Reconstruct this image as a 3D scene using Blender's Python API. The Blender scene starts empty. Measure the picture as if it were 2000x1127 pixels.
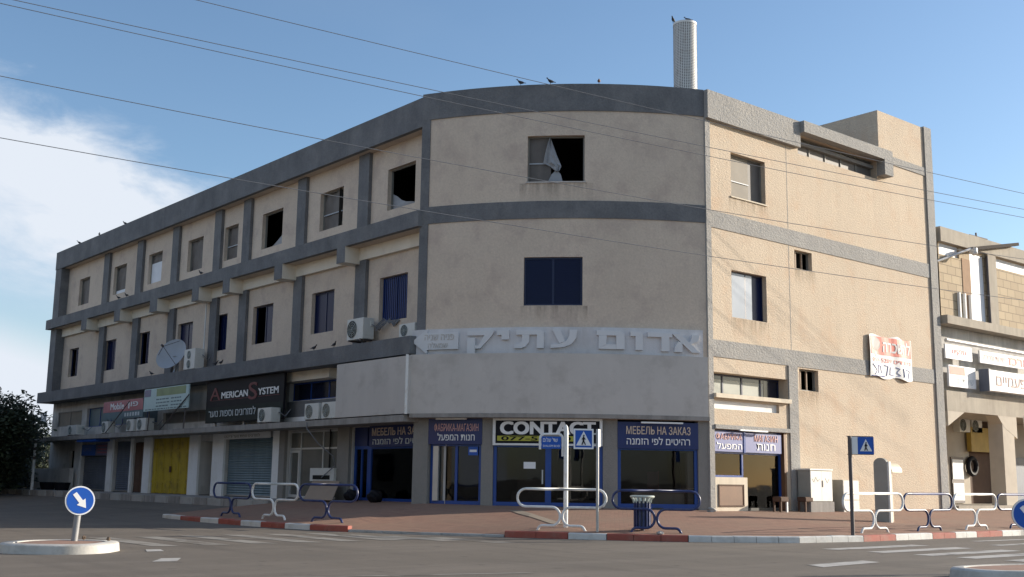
import bpy, bmesh, math, random
from mathutils import Vector, Matrix
from mathutils.bvhtree import BVHTree
R = math.radians
random.seed(7)
SC = bpy.context.scene
COL = SC.collection

# ------------------------------------------------------------------ camera
cam = bpy.data.cameras.new('camera'); camo = bpy.data.objects.new('camera', cam); COL.objects.link(camo)
_f = Vector((0.63263, 0.75586, 0.16868)); _r = Vector((0.76526, -0.64357, 0.01377)); _u = Vector((-0.11897, -0.12037, 0.98557))
_m = Matrix((_r, _u, -_f)).transposed().to_4x4(); _m.translation = Vector((-25.672, -21.657, 1.25))
camo.matrix_world = _m
cam.sensor_width = 36; cam.lens = 36 * 2205.76 / 2000; cam.clip_start = .1; cam.clip_end = 6000
SC.camera = camo

# ------------------------------------------------------------------ light
SUN_AZ, SUN_EL = -22.5, 15.5
SC.view_settings.view_transform = 'Standard'; SC.view_settings.look = 'None'; SC.view_settings.gamma = 1
SC.view_settings.use_curve_mapping = False
SC.view_settings.exposure = 0.9
sun = bpy.data.lights.new('sun', 'SUN'); sun.energy = 4.2; sun.angle = R(.5); sun.color = (1, .90, .76)
suno = bpy.data.objects.new('sun', sun); COL.objects.link(suno)
_d = Vector((math.cos(R(SUN_AZ)) * math.cos(R(SUN_EL)), math.sin(R(SUN_AZ)) * math.cos(R(SUN_EL)), math.sin(R(SUN_EL))))
suno.rotation_euler = _d.to_track_quat('Z', 'Y').to_euler(); suno.location = (60, -40, 60)

W = bpy.data.worlds.new('World'); SC.world = W; W.use_nodes = True
wn = W.node_tree; wl = wn.links
bg = wn.nodes['Background']; bg.inputs[1].default_value = .106
sky = wn.nodes.new('ShaderNodeTexSky'); sky.sky_type = 'NISHITA'; sky.sun_disc = False
sky.sun_elevation = R(SUN_EL); sky.sun_rotation = R(90 - SUN_AZ); sky.air_density = 1.0; sky.dust_density = .7; sky.ozone_density = 2.7
def wnode(t, **k):
    n = wn.nodes.new(t)
    for a, b in k.items(): setattr(n, a, b)
    return n
def wmath(op, a, b=None, clamp=False):
    n = wnode('ShaderNodeMath', operation=op, use_clamp=clamp)
    for i, v in enumerate((a, b)):
        if v is None: continue
        if isinstance(v, (int, float)): n.inputs[i].default_value = v
        else: wl.new(v, n.inputs[i])
    return n.outputs[0]
def wdot(vec):
    n = wnode('ShaderNodeVectorMath', operation='DOT_PRODUCT'); wl.new(tc.outputs['Generated'], n.inputs[0]); n.inputs[1].default_value = vec
    return n.outputs['Value']
def wsmooth(x, lo, hi):
    n = wnode('ShaderNodeMapRange', interpolation_type='SMOOTHSTEP'); wl.new(x, n.inputs[0]); n.inputs[1].default_value = lo; n.inputs[2].default_value = hi
    return n.outputs[0]
tc = wnode('ShaderNodeTexCoord')
sdist = wdot((-.19700, .35596, -.91350))       # depth below the cloud's upper edge (a great circle)
adist = wdot((.9513, -.15595, -.26592))        # along that edge, growing to the right
mp = wnode('ShaderNodeMapping'); wl.new(tc.outputs['Generated'], mp.inputs[0]); mp.inputs['Scale'].default_value = (1, 1, 2.2)
n1 = wnode('ShaderNodeTexNoise'); wl.new(mp.outputs[0], n1.inputs[0]); n1.inputs['Scale'].default_value = 9; n1.inputs['Detail'].default_value = 9; n1.inputs['Roughness'].default_value = .62; n1.inputs['Distortion'].default_value = .5
n2 = wnode('ShaderNodeTexNoise'); wl.new(mp.outputs[0], n2.inputs[0]); n2.inputs['Scale'].default_value = 3.2; n2.inputs['Detail'].default_value = 5
edge = wmath('ADD', sdist, wmath('MULTIPLY', wmath('SUBTRACT', n1.outputs[0], .5), .115))
body = wmath('MULTIPLY', wsmooth(edge, -.012, .050), wsmooth(adist, .30, .13))
fade = wsmooth(wmath('ADD', sdist, wmath('MULTIPLY', wmath('SUBTRACT', n1.outputs[0], .5), .14)), .16, .06)
low = wmath('MULTIPLY', wsmooth(sdist, .165, .215), wmath('MULTIPLY', wsmooth(n2.outputs[0], .25, .5), .95))
veil = wmath('MULTIPLY', wsmooth(n2.outputs[0], .5, .8), .03)
cl = wmath('MULTIPLY', body, wmath('ADD', wmath('MULTIPLY', fade, .95), wmath('ADD', low, .22)))
# unseen bank of bright cloud added behind the viewer as fill light
back = wmath('MULTIPLY', wsmooth(wdot((-.7, -.65, .30)), .1, .75), wsmooth(n2.outputs[0], .34, .6))
cl = wmath('ADD', wmath('ADD', cl, veil), wmath('MULTIPLY', back, .45), clamp=True)
mix = wnode('ShaderNodeMixRGB'); wl.new(cl, mix.inputs[0]); wl.new(sky.outputs[0], mix.inputs[1]); mix.inputs[2].default_value = (4.0, 4.3, 4.75, 1)
wl.new(mix.outputs[0], bg.inputs[0])

# ------------------------------------------------------------------ materials
MATS = {}
def mat(name, col=(.5, .5, .5), rough=.7, metal=0., spec=.4, var=0., vscale=3., bump=0., bscale=30., bdist=.02, stain=None, stain_amt=.35, sscale=.7,
        streak=0., emit=None, fine=0., vor=False, marks=None, blotch=None):
    m = bpy.data.materials.new(name); m.use_nodes = True; nt = m.node_tree; N = nt.nodes; L = nt.links
    b = N['Principled BSDF']; b.inputs['Roughness'].default_value = rough; b.inputs['Metallic'].default_value = metal
    b.inputs['Specular IOR Level'].default_value = spec
    b.inputs['Base Color'].default_value = (*col, 1)
    t = N.new('ShaderNodeTexCoord'); obj = t.outputs['Object']
    out = None
    def noise(scale, detail=5, rough=.55, vec=None):
        n = N.new('ShaderNodeTexNoise'); n.inputs['Scale'].default_value = scale; n.inputs['Detail'].default_value = detail; n.inputs['Roughness'].default_value = rough
        L.new(vec or obj, n.inputs['Vector']); return n.outputs[0]
    def rng(x, a, b2, c, d):
        n = N.new('ShaderNodeMapRange'); L.new(x, n.inputs[0])
        for i, v in enumerate((a, b2, c, d)): n.inputs[i + 1].default_value = v
        return n.outputs[0]
    def mulcol(prev, fac):
        n = N.new('ShaderNodeVectorMath'); n.operation = 'SCALE'
        if prev is None: n.inputs[0].default_value = col
        else: L.new(prev, n.inputs[0])
        L.new(fac, n.inputs['Scale']); return n.outputs[0]
    if var: out = mulcol(out, rng(noise(vscale, 6), .25, .75, 1 - var, 1 + var))
    if fine: out = mulcol(out, rng(noise(bscale, 3, .7), .25, .75, 1 - fine, 1 + fine))
    if streak:
        mpn = N.new('ShaderNodeMapping'); L.new(obj, mpn.inputs[0]); mpn.inputs['Scale'].default_value = (2.2, 2.2, .18)
        out = mulcol(out, rng(noise(1.6, 6, .65, mpn.outputs[0]), .35, .75, 1 + streak * .3, 1 - streak))
    if stain:
        n = N.new('ShaderNodeMixRGB'); n.inputs[2].default_value = (*stain, 1)
        if out is None: n.inputs[1].default_value = (*col, 1)
        else: L.new(out, n.inputs[1])
        L.new(rng(noise(sscale, 7, .65), .5, .72, 0, stain_amt), n.inputs[0]); out = n.outputs[0]
    if marks:
        # small scattered scars and chips with shapes of their own
        v = N.new('ShaderNodeTexNoise'); v.inputs['Scale'].default_value = 3.1; v.inputs['Detail'].default_value = 8; v.inputs['Roughness'].default_value = .72; L.new(obj, v.inputs['Vector'])
        n = N.new('ShaderNodeMixRGB'); n.inputs[2].default_value = (*marks, 1); L.new(out, n.inputs[1]); L.new(rng(v.outputs[0], .685, .75, 0, .75), n.inputs[0]); out = n.outputs[0]
    if blotch:
        # worn wheel paths, oil and patched cuts
        for (sx, sy, rot, sc, lo, hi, colr, amt) in blotch:
            mpn = N.new('ShaderNodeMapping'); L.new(obj, mpn.inputs[0]); mpn.inputs['Scale'].default_value = (sx, sy, 1); mpn.inputs['Rotation'].default_value = (0, 0, R(rot))
            n = N.new('ShaderNodeMixRGB'); n.inputs[2].default_value = (*colr, 1); L.new(out, n.inputs[1]); L.new(rng(noise(sc, 7, .62, mpn.outputs[0]), lo, hi, 0, amt), n.inputs[0]); out = n.outputs[0]
    if out is not None: L.new(out, b.inputs['Base Color'])
    if bump:
        bn = N.new('ShaderNodeBump'); bn.inputs['Strength'].default_value = bump; bn.inputs['Distance'].default_value = bdist
        h = noise(bscale, 4, .6)
        if vor:
            mpn = N.new('ShaderNodeMapping'); L.new(obj, mpn.inputs[0]); mpn.inputs['Rotation'].default_value = (0, R(35), 0); mpn.inputs['Scale'].default_value = (1., 1., 1.9)
            v = N.new('ShaderNodeTexNoise'); v.inputs['Scale'].default_value = bscale * .42; v.inputs['Detail'].default_value = 5; L.new(mpn.outputs[0], v.inputs['Vector'])
            ad = N.new('ShaderNodeMath'); ad.operation = 'MULTIPLY_ADD'; L.new(v.outputs[0], ad.inputs[0]); ad.inputs[1].default_value = .9; L.new(h, ad.inputs[2]); h = ad.outputs[0]
        L.new(h, bn.inputs['Height']); L.new(bn.outputs[0], b.inputs['Normal'])
    if emit: b.inputs['Emission Color'].default_value = (*emit[:3], 1); b.inputs['Emission Strength'].default_value = emit[3]
    MATS[name] = m; return m

mat('beige_plaster', (0.6, 0.5, 0.405), .9, var=.06, vscale=.6, fine=.10, bump=.6, bscale=16, bdist=.014, stain=(.40, .31, .27), stain_amt=.6, sscale=1.3, streak=.03, marks=(.22, .19, .16))
mat('side_plaster', (0.56, 0.46, 0.35), .9, var=.06, vscale=.5, fine=.07, bump=1., bscale=24, bdist=.017, vor=True, stain=(.53, .37, .25), stain_amt=.65, sscale=.9, streak=.06, marks=(.30, .24, .17))
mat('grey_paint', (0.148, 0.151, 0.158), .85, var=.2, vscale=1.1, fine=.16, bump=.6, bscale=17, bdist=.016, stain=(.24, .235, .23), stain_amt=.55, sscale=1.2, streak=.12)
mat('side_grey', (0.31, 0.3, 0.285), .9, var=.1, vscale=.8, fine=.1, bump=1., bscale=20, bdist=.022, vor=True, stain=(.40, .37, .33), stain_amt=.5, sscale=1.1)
mat('pale_strip', (0.62, 0.61, 0.62), .8, var=.06, vscale=1.2, bump=.3, bscale=20, stain=(.38, .36, .35), stain_amt=.4, streak=.12)
mat('panel_grey', (0.52, 0.485, 0.45), .75, var=.06, vscale=.8, bump=.15, bscale=12, stain=(.32, .29, .26), stain_amt=.5, sscale=1.4, streak=.03)
mat('concrete', (.30, .28, .26), .9, var=.15, vscale=1.5, bump=.4, bscale=25, stain=(.17, .16, .15), stain_amt=.5, sscale=1.3, streak=.3)
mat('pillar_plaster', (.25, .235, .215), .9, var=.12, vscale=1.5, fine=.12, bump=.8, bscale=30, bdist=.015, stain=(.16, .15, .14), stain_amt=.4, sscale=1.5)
mat('shop_wall', (0.56, 0.54, 0.51), .85, var=.08, vscale=1.5, bump=.2, bscale=20, stain=(.25, .23, .2), stain_amt=.6, sscale=1.2, streak=.25)
mat('cream_wall', (.66, .58, .46), .85, var=.06, vscale=1.2, bump=.15, bscale=20, stain=(.45, .38, .28), stain_amt=.4, sscale=1.2, streak=.15)
mat('white_paint', (.74, .74, .72), .5, var=.08, vscale=5, stain=(.42, .36, .30), stain_amt=.6, sscale=5)
mat('desk_wood', (.62, .46, .33), .6, var=.1, vscale=2)
mat('white_wall', (0.82, 0.82, 0.81), .8, var=.05, stain=(.5, .47, .42), stain_amt=.4, sscale=1.5)
mat('letter_white', (0.64, 0.645, 0.655), .7, var=.03)
mat('sign_white', (.78, .78, .78), .5, var=.04, vscale=2)
mat('blue_frame', (.012, .055, .25), .35, var=.12, vscale=3)
mat('navy_frame', (.008, .016, .06), .4, var=.12, vscale=3)
mat('dark_steel', (.05, .04, .035), .85, spec=.1)
mat('blue_sign', (.014, .026, .115), .4, var=.08, vscale=2, stain=(.04, .05, .12), stain_amt=.3)
mat('blue_sign_light', (.13, .15, .33), .45, var=.1, vscale=2)
mat('blue_paint', (.014, .028, .11), .38, var=.15, vscale=6, spec=.5, stain=(.12, .12, .16), stain_amt=.5, sscale=5)
mat('dusty_reflection_pane', (.115, .115, .105), .22, spec=.5, var=.25, vscale=.9)  # opaque grey puts the street's reflection, with some dust, into the pane colour
mat('dull_yellow', (.36, .24, .05), .6, var=.15)
mat('rough_patch', (.36, .235, .15), .9, var=.15)
mat('traffic_blue', (.008, .085, .42), .4, var=.05)
mat('black_board', (.011, .011, .015), .6, spec=.15, var=.2, vscale=2)
mat('black_board_low', (.013, .019, .018), .6, spec=.15, var=.2, vscale=2)
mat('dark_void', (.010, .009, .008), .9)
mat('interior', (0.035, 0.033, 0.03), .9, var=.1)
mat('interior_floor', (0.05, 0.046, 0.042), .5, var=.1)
mat('asphalt', (0.145, 0.122, 0.098), .88, var=.10, vscale=.35, fine=.16, bump=.5, bscale=55, bdist=.008, stain=(.10, .086, .072), stain_amt=.6, sscale=.3, blotch=[(.12, 1, 33, 1.1, .48, .66, (.20, .17, .14), .55), (1, .1, -5, 1.3, .52, .68, (.095, .08, .066), .6), (1, 1, 0, 2.6, .60, .70, (.06, .052, .045), .7), (1, 1, 0, 9, .58, .72, (.20, .175, .15), .5)])
mat('brick_paver', (.30, .17, .125), .85)
mat('kerb_grey', (.40, .385, .36), .85, var=.1, vscale=3, bump=.3, bscale=30, stain=(.22, .21, .2), stain_amt=.5, sscale=2)
mat('kerb_white', (0.62, 0.61, 0.58), .7, var=.08, vscale=3, bump=.2, bscale=30, stain=(.35, .33, .3), stain_amt=.55, sscale=2.5)
mat('island_kerb', (.52, .50, .46), .8, var=.12, vscale=3, bump=.3, bscale=25, stain=(.27, .25, .22), stain_amt=.6, sscale=2.2)
mat('post_grey', (.26, .26, .26), .6, metal=.2, var=.12)
mat('kerb_red', (0.33, 0.085, 0.06), .7, var=.15, vscale=3, bump=.2, bscale=30, stain=(.30, .17, .13), stain_amt=.6, sscale=2.5)
mat('pink_paver', (0.31, 0.185, 0.135), .85, var=.15, vscale=3, stain=(.3, .24, .2), stain_amt=.5, sscale=2, bump=.3, bscale=15)
mat('worn_slab', (.30, .24, .18), .9, var=.15, vscale=3)
mat('road_paint', (0.45, 0.43, 0.4), .8, var=.1, stain=(.17, .16, .15), stain_amt=1.3, sscale=1.5)
mat('road_paint_faded', (.27, .25, .22), .85, var=.15, stain=(.14, .12, .098), stain_amt=1.6, sscale=1.1)
mat('metal_grey', (.42, .42, .42), .4, metal=.6, var=.1)
mat('alu_frame', (.55, .55, .54), .4, metal=.3, var=.05)
mat('shutter_blue', (0.16, 0.22, 0.25), .5, metal=.2, var=.12, vscale=2, streak=.2)
mat('shutter_grey', (0.14, 0.16, 0.2), .5, metal=.2, var=.12, vscale=2, streak=.2)
mat('yellow_paint', (0.46, 0.33, 0.012), .5, var=.12, vscale=1.5, stain=(.12, .09, .02), stain_amt=.8, sscale=1.8, streak=.25)
mat('rust_brown', (.10, .055, .035), .8, var=.2, vscale=2, stain=(.05, .03, .02), stain_amt=.5)
mat('brown_wood', (.16, .075, .035), .5, var=.2, vscale=2)
mat('tan_board', (.34, .255, .19), .75, var=.08, vscale=2)
mat('ac_white', (.62, .62, .59), .5, var=.05, stain=(.38, .34, .28), stain_amt=.4, sscale=3)
mat('ac_grey', (.40, .45, .44), .5, var=.06)
mat('fan_dark', (.035, .033, .03), .6, var=.2)
mat('fan_tan', (.16, .14, .11), .6, var=.2)
mat('dish_grey', (.36, .39, .43), .5, var=.06)
mat('plastic_sheet', (.13, .115, .105), .6, var=.2, vscale=2.5, streak=.2)
mat('tan_sheet', (0.23, 0.2, 0.16), .7, var=.15, vscale=2)
mat('torn_sheet', (0.28, 0.29, 0.31), .5, var=.12, vscale=4)
mat('white_sheet', (.72, .74, .78), .6, var=.05)
mat('window_frame_grey', (.20, .195, .18), .6, var=.08)
mat('pane_dark', (0.012, 0.016, 0.035), .12, spec=.5)
mat('pane_blue', (.008, .014, .055), .25, spec=.15)
mat('pale_beam', (.76, .70, .60), .85, var=.06, vscale=1.2, stain=(.5, .43, .34), stain_amt=.35, sscale=1.5)
mat('pier_plaster', (.50, .44, .36), .85, var=.07, vscale=1.2, stain=(.36, .31, .25), stain_amt=.5, sscale=1.4)
mat('pane_grey', (.26, .30, .36), .2, spec=.6, var=.12, vscale=1.2)
mat('pane_tan', (.21, .20, .16), .25, spec=.5, var=.25, vscale=1.0)
mat('pane_green', (0.32, 0.335, 0.3), .3, spec=.5, var=.2, vscale=1.0)
mat('red_letter', (.52, .035, .04), .5, var=.06)
mat('dark_red', (.12, .012, .02), .5, var=.1)
mat('pale_red', (.74, .20, .15), .6, var=.08)
mat('pink_sign', (.40, .13, .15), .5, var=.1)
mat('yellow_sign', (0.42, 0.4, 0.05), .5, var=.06)
mat('letter_cream', (.62, .50, .40), .6, var=.15, vscale=6)
mat('letter_pink', (.62, .36, .33), .6, var=.2, vscale=6)
mat('letter_grey', (.50, .54, .56), .6, var=.1)
mat('pen_blue', (.10, .12, .38), .7)
mat('banner_white', (.80, .79, .77), .7, var=.03)
mat('green_sign', (.42, .56, .56), .5, var=.12, vscale=.8)
mat('green_head', (.20, .27, .13), .5, var=.2, vscale=1.5)
mat('teal_sign', (.08, .14, .17), .5, var=.1)
mat('purple_sign', (.17, .16, .25), .5, var=.1)
mat('bird_feather', (.035, .037, .045), .7, var=.3, vscale=30)
mat('bird_tan', (.18, .11, .08), .7, var=.3, vscale=30)
mat('cable_black', (0.16, 0.17, 0.19), .6)
mat('bin_metal', (.04, .045, .075), .4, metal=.2, var=.1)
mat('bin_rim', (.50, .55, .50), .4, metal=.2, var=.1)
mat('cabinet_white', (.72, .70, .64), .5, var=.05, stain=(.5, .45, .36), stain_amt=.5, sscale=2)
mat('cabinet_grey', (.32, .31, .27), .6, var=.08)
mat('booth_cream', (.66, .58, .42), .5, var=.06)
mat('stone_block', (.46, .375, .26), .9, var=.10, vscale=2.2, bump=.4, bscale=20, stain=(.30, .24, .17), stain_amt=.5, sscale=1.)
mat('neigh_concrete', (0.4, 0.355, 0.29), .9, var=.1, vscale=1.2, bump=.3, bscale=18, stain=(.26, .22, .18), stain_amt=.5, sscale=1., streak=.2)
mat('bark', (.07, .055, .04), .9, var=.2, bump=.6, bscale=12)
mat('soil', (.14, .10, .07), .95, var=.2)
mat('rock', (.35, .33, .3), .9, var=.2)
mat('roof_felt', (.22, .21, .2), .9, var=.1)
mat('tube_light', (.75, .74, .72), .4)
mat('red_chair', (.16, .02, .03), .6)
mat('cloth_red', (.20, .04, .05), .7, var=.2, vscale=8)
mat('post_dark', (.10, .085, .085), .5, metal=.2, var=.15, vscale=4)
mat('added_block_wall', (.34, .28, .21), .9, var=.1, stain=(.2, .17, .13))

def leaf_mat(name, col):
    m = bpy.data.materials.new(name); m.use_nodes = True; N = m.node_tree.nodes; L = m.node_tree.links
    b = N['Principled BSDF']; b.inputs['Roughness'].default_value = .6
    t = N.new('ShaderNodeTexCoord'); n = N.new('ShaderNodeTexNoise'); n.inputs['Scale'].default_value = 1.7; n.inputs['Detail'].default_value = 4; L.new(t.outputs['Object'], n.inputs['Vector'])
    r = N.new('ShaderNodeMapRange'); L.new(n.outputs[0], r.inputs[0]); r.inputs[1].default_value = .3; r.inputs[2].default_value = .7; r.inputs[3].default_value = .5; r.inputs[4].default_value = 1.5
    s = N.new('ShaderNodeVectorMath'); s.operation = 'SCALE'; s.inputs[0].default_value = col; L.new(r.outputs[0], s.inputs['Scale']); L.new(s.outputs[0], b.inputs['Base Color'])
    MATS[name] = m
leaf_mat('leaf_dark', (.028, .040, .018)); leaf_mat('leaf_green', (.05, .075, .028))

def glass_mat(name, tint):
    m = bpy.data.materials.new(name); m.use_nodes = True; N = m.node_tree.nodes; L = m.node_tree.links
    N.remove(N['Principled BSDF']); o = N['Material Output']
    t = N.new('ShaderNodeBsdfTransparent'); t.inputs[0].default_value = (*tint, 1)
    g = N.new('ShaderNodeBsdfGlossy'); g.inputs['Roughness'].default_value = .02
    tcn = N.new('ShaderNodeTexCoord'); nz = N.new('ShaderNodeTexNoise'); nz.inputs['Scale'].default_value = .8; L.new(tcn.outputs['Object'], nz.inputs['Vector'])
    bp = N.new('ShaderNodeBump'); bp.inputs['Strength'].default_value = .08; bp.inputs['Distance'].default_value = .05; L.new(nz.outputs[0], bp.inputs['Height']); L.new(bp.outputs[0], g.inputs['Normal'])
    fr = N.new('ShaderNodeFresnel'); fr.inputs[0].default_value = 1.36
    mx = N.new('ShaderNodeMixShader'); L.new(fr.outputs[0], mx.inputs[0]); L.new(t.outputs[0], mx.inputs[1]); L.new(g.outputs[0], mx.inputs[2]); L.new(mx.outputs[0], o.inputs[0])
    MATS[name] = m
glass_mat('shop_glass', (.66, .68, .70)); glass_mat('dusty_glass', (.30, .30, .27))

def stain_mat(name, col, amt):
    m = bpy.data.materials.new(name); m.use_nodes = True; N = m.node_tree.nodes; L = m.node_tree.links
    b = N['Principled BSDF']; b.inputs['Base Color'].default_value = (*col, 1); b.inputs['Roughness'].default_value = .95; o = N['Material Output']
    t = N.new('ShaderNodeTexCoord'); sp = N.new('ShaderNodeSeparateXYZ'); L.new(t.outputs['Generated'], sp.inputs[0])
    mpn = N.new('ShaderNodeMapping'); mpn.inputs['Scale'].default_value = (5, 5, .5); L.new(t.outputs['Object'], mpn.inputs[0])
    n = N.new('ShaderNodeTexNoise'); n.inputs['Scale'].default_value = 1.3; n.inputs['Detail'].default_value = 6; n.inputs['Roughness'].default_value = .65; L.new(mpn.outputs[0], n.inputs['Vector'])
    r = N.new('ShaderNodeMapRange'); L.new(n.outputs[0], r.inputs[0]); r.inputs[1].default_value = .38; r.inputs[2].default_value = .72
    pw = N.new('ShaderNodeMath'); pw.operation = 'POWER'; L.new(sp.outputs[2], pw.inputs[0]); pw.inputs[1].default_value = 1.5
    a = N.new('ShaderNodeMath'); a.operation = 'MULTIPLY'; L.new(r.outputs[0], a.inputs[0]); L.new(pw.outputs[0], a.inputs[1])
    a2 = N.new('ShaderNodeMath'); a2.operation = 'MULTIPLY'; a2.use_clamp = True; L.new(a.outputs[0], a2.inputs[0]); a2.inputs[1].default_value = amt
    tr = N.new('ShaderNodeBsdfTransparent'); mx = N.new('ShaderNodeMixShader'); L.new(a2.outputs[0], mx.inputs[0]); L.new(tr.outputs[0], mx.inputs[1]); L.new(b.outputs[0], mx.inputs[2]); L.new(mx.outputs[0], o.inputs[0])
    MATS[name] = m
stain_mat('dirt_run', (.16, .125, .10), .42); stain_mat('dirt_run_pale', (.32, .25, .17), .55)
def paver_nodes():
    m = MATS['brick_paver']; N = m.node_tree.nodes; L = m.node_tree.links; b = N['Principled BSDF']
    t = N.new('ShaderNodeTexCoord'); mpn = N.new('ShaderNodeMapping'); L.new(t.outputs['Object'], mpn.inputs[0]); mpn.inputs['Rotation'].default_value = (0, 0, R(45))
    br = N.new('ShaderNodeTexBrick'); L.new(mpn.outputs[0], br.inputs['Vector'])
    br.inputs['Color1'].default_value = (.34, .187, .128, 1); br.inputs['Color2'].default_value = (.25, .132, .092, 1); br.inputs['Mortar'].default_value = (.18, .125, .092, 1)
    br.inputs['Scale'].default_value = 1; br.inputs['Brick Width'].default_value = .22; br.inputs['Row Height'].default_value = .11; br.inputs['Mortar Size'].default_value = .007
    n = N.new('ShaderNodeTexNoise'); n.inputs['Scale'].default_value = .45; n.inputs['Detail'].default_value = 7; L.new(t.outputs['Object'], n.inputs['Vector'])
    r = N.new('ShaderNodeMapRange'); L.new(n.outputs[0], r.inputs[0]); r.inputs[1].default_value = .35; r.inputs[2].default_value = .7; r.inputs[3].default_value = 0; r.inputs[4].default_value = .55
    mx = N.new('ShaderNodeMixRGB'); L.new(r.outputs[0], mx.inputs[0]); L.new(br.outputs[0], mx.inputs[1]); mx.inputs[2].default_value = (.26, .185, .128, 1)
    L.new(mx.outputs[0], b.inputs['Base Color'])
    bp = N.new('ShaderNodeBump'); bp.inputs['Strength'].default_value = .5; bp.inputs['Distance'].default_value = .006; L.new(br.outputs['Fac'], bp.inputs['Height']); bp.invert = True; L.new(bp.outputs[0], b.inputs['Normal'])
paver_nodes()
def block_nodes():
    m = MATS['stone_block']; N = m.node_tree.nodes; L = m.node_tree.links; b = N['Principled BSDF']
    t = N.new('ShaderNodeTexCoord'); sp = N.new('ShaderNodeSeparateXYZ'); L.new(t.outputs['Object'], sp.inputs[0]); cb = N.new('ShaderNodeCombineXYZ')
    ad = N.new('ShaderNodeMath'); L.new(sp.outputs[0], ad.inputs[0]); L.new(sp.outputs[1], ad.inputs[1]); L.new(ad.outputs[0], cb.inputs[0]); L.new(sp.outputs[2], cb.inputs[1])
    br = N.new('ShaderNodeTexBrick'); L.new(cb.outputs[0], br.inputs['Vector'])
    br.inputs['Color1'].default_value = (.50, .40, .27, 1); br.inputs['Color2'].default_value = (.42, .33, .225, 1); br.inputs['Mortar'].default_value = (.25, .20, .14, 1)
    br.inputs['Scale'].default_value = 1; br.inputs['Brick Width'].default_value = .62; br.inputs['Row Height'].default_value = .33; br.inputs['Mortar Size'].default_value = .016
    L.new(br.outputs[0], b.inputs['Base Color'])
block_nodes()

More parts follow.
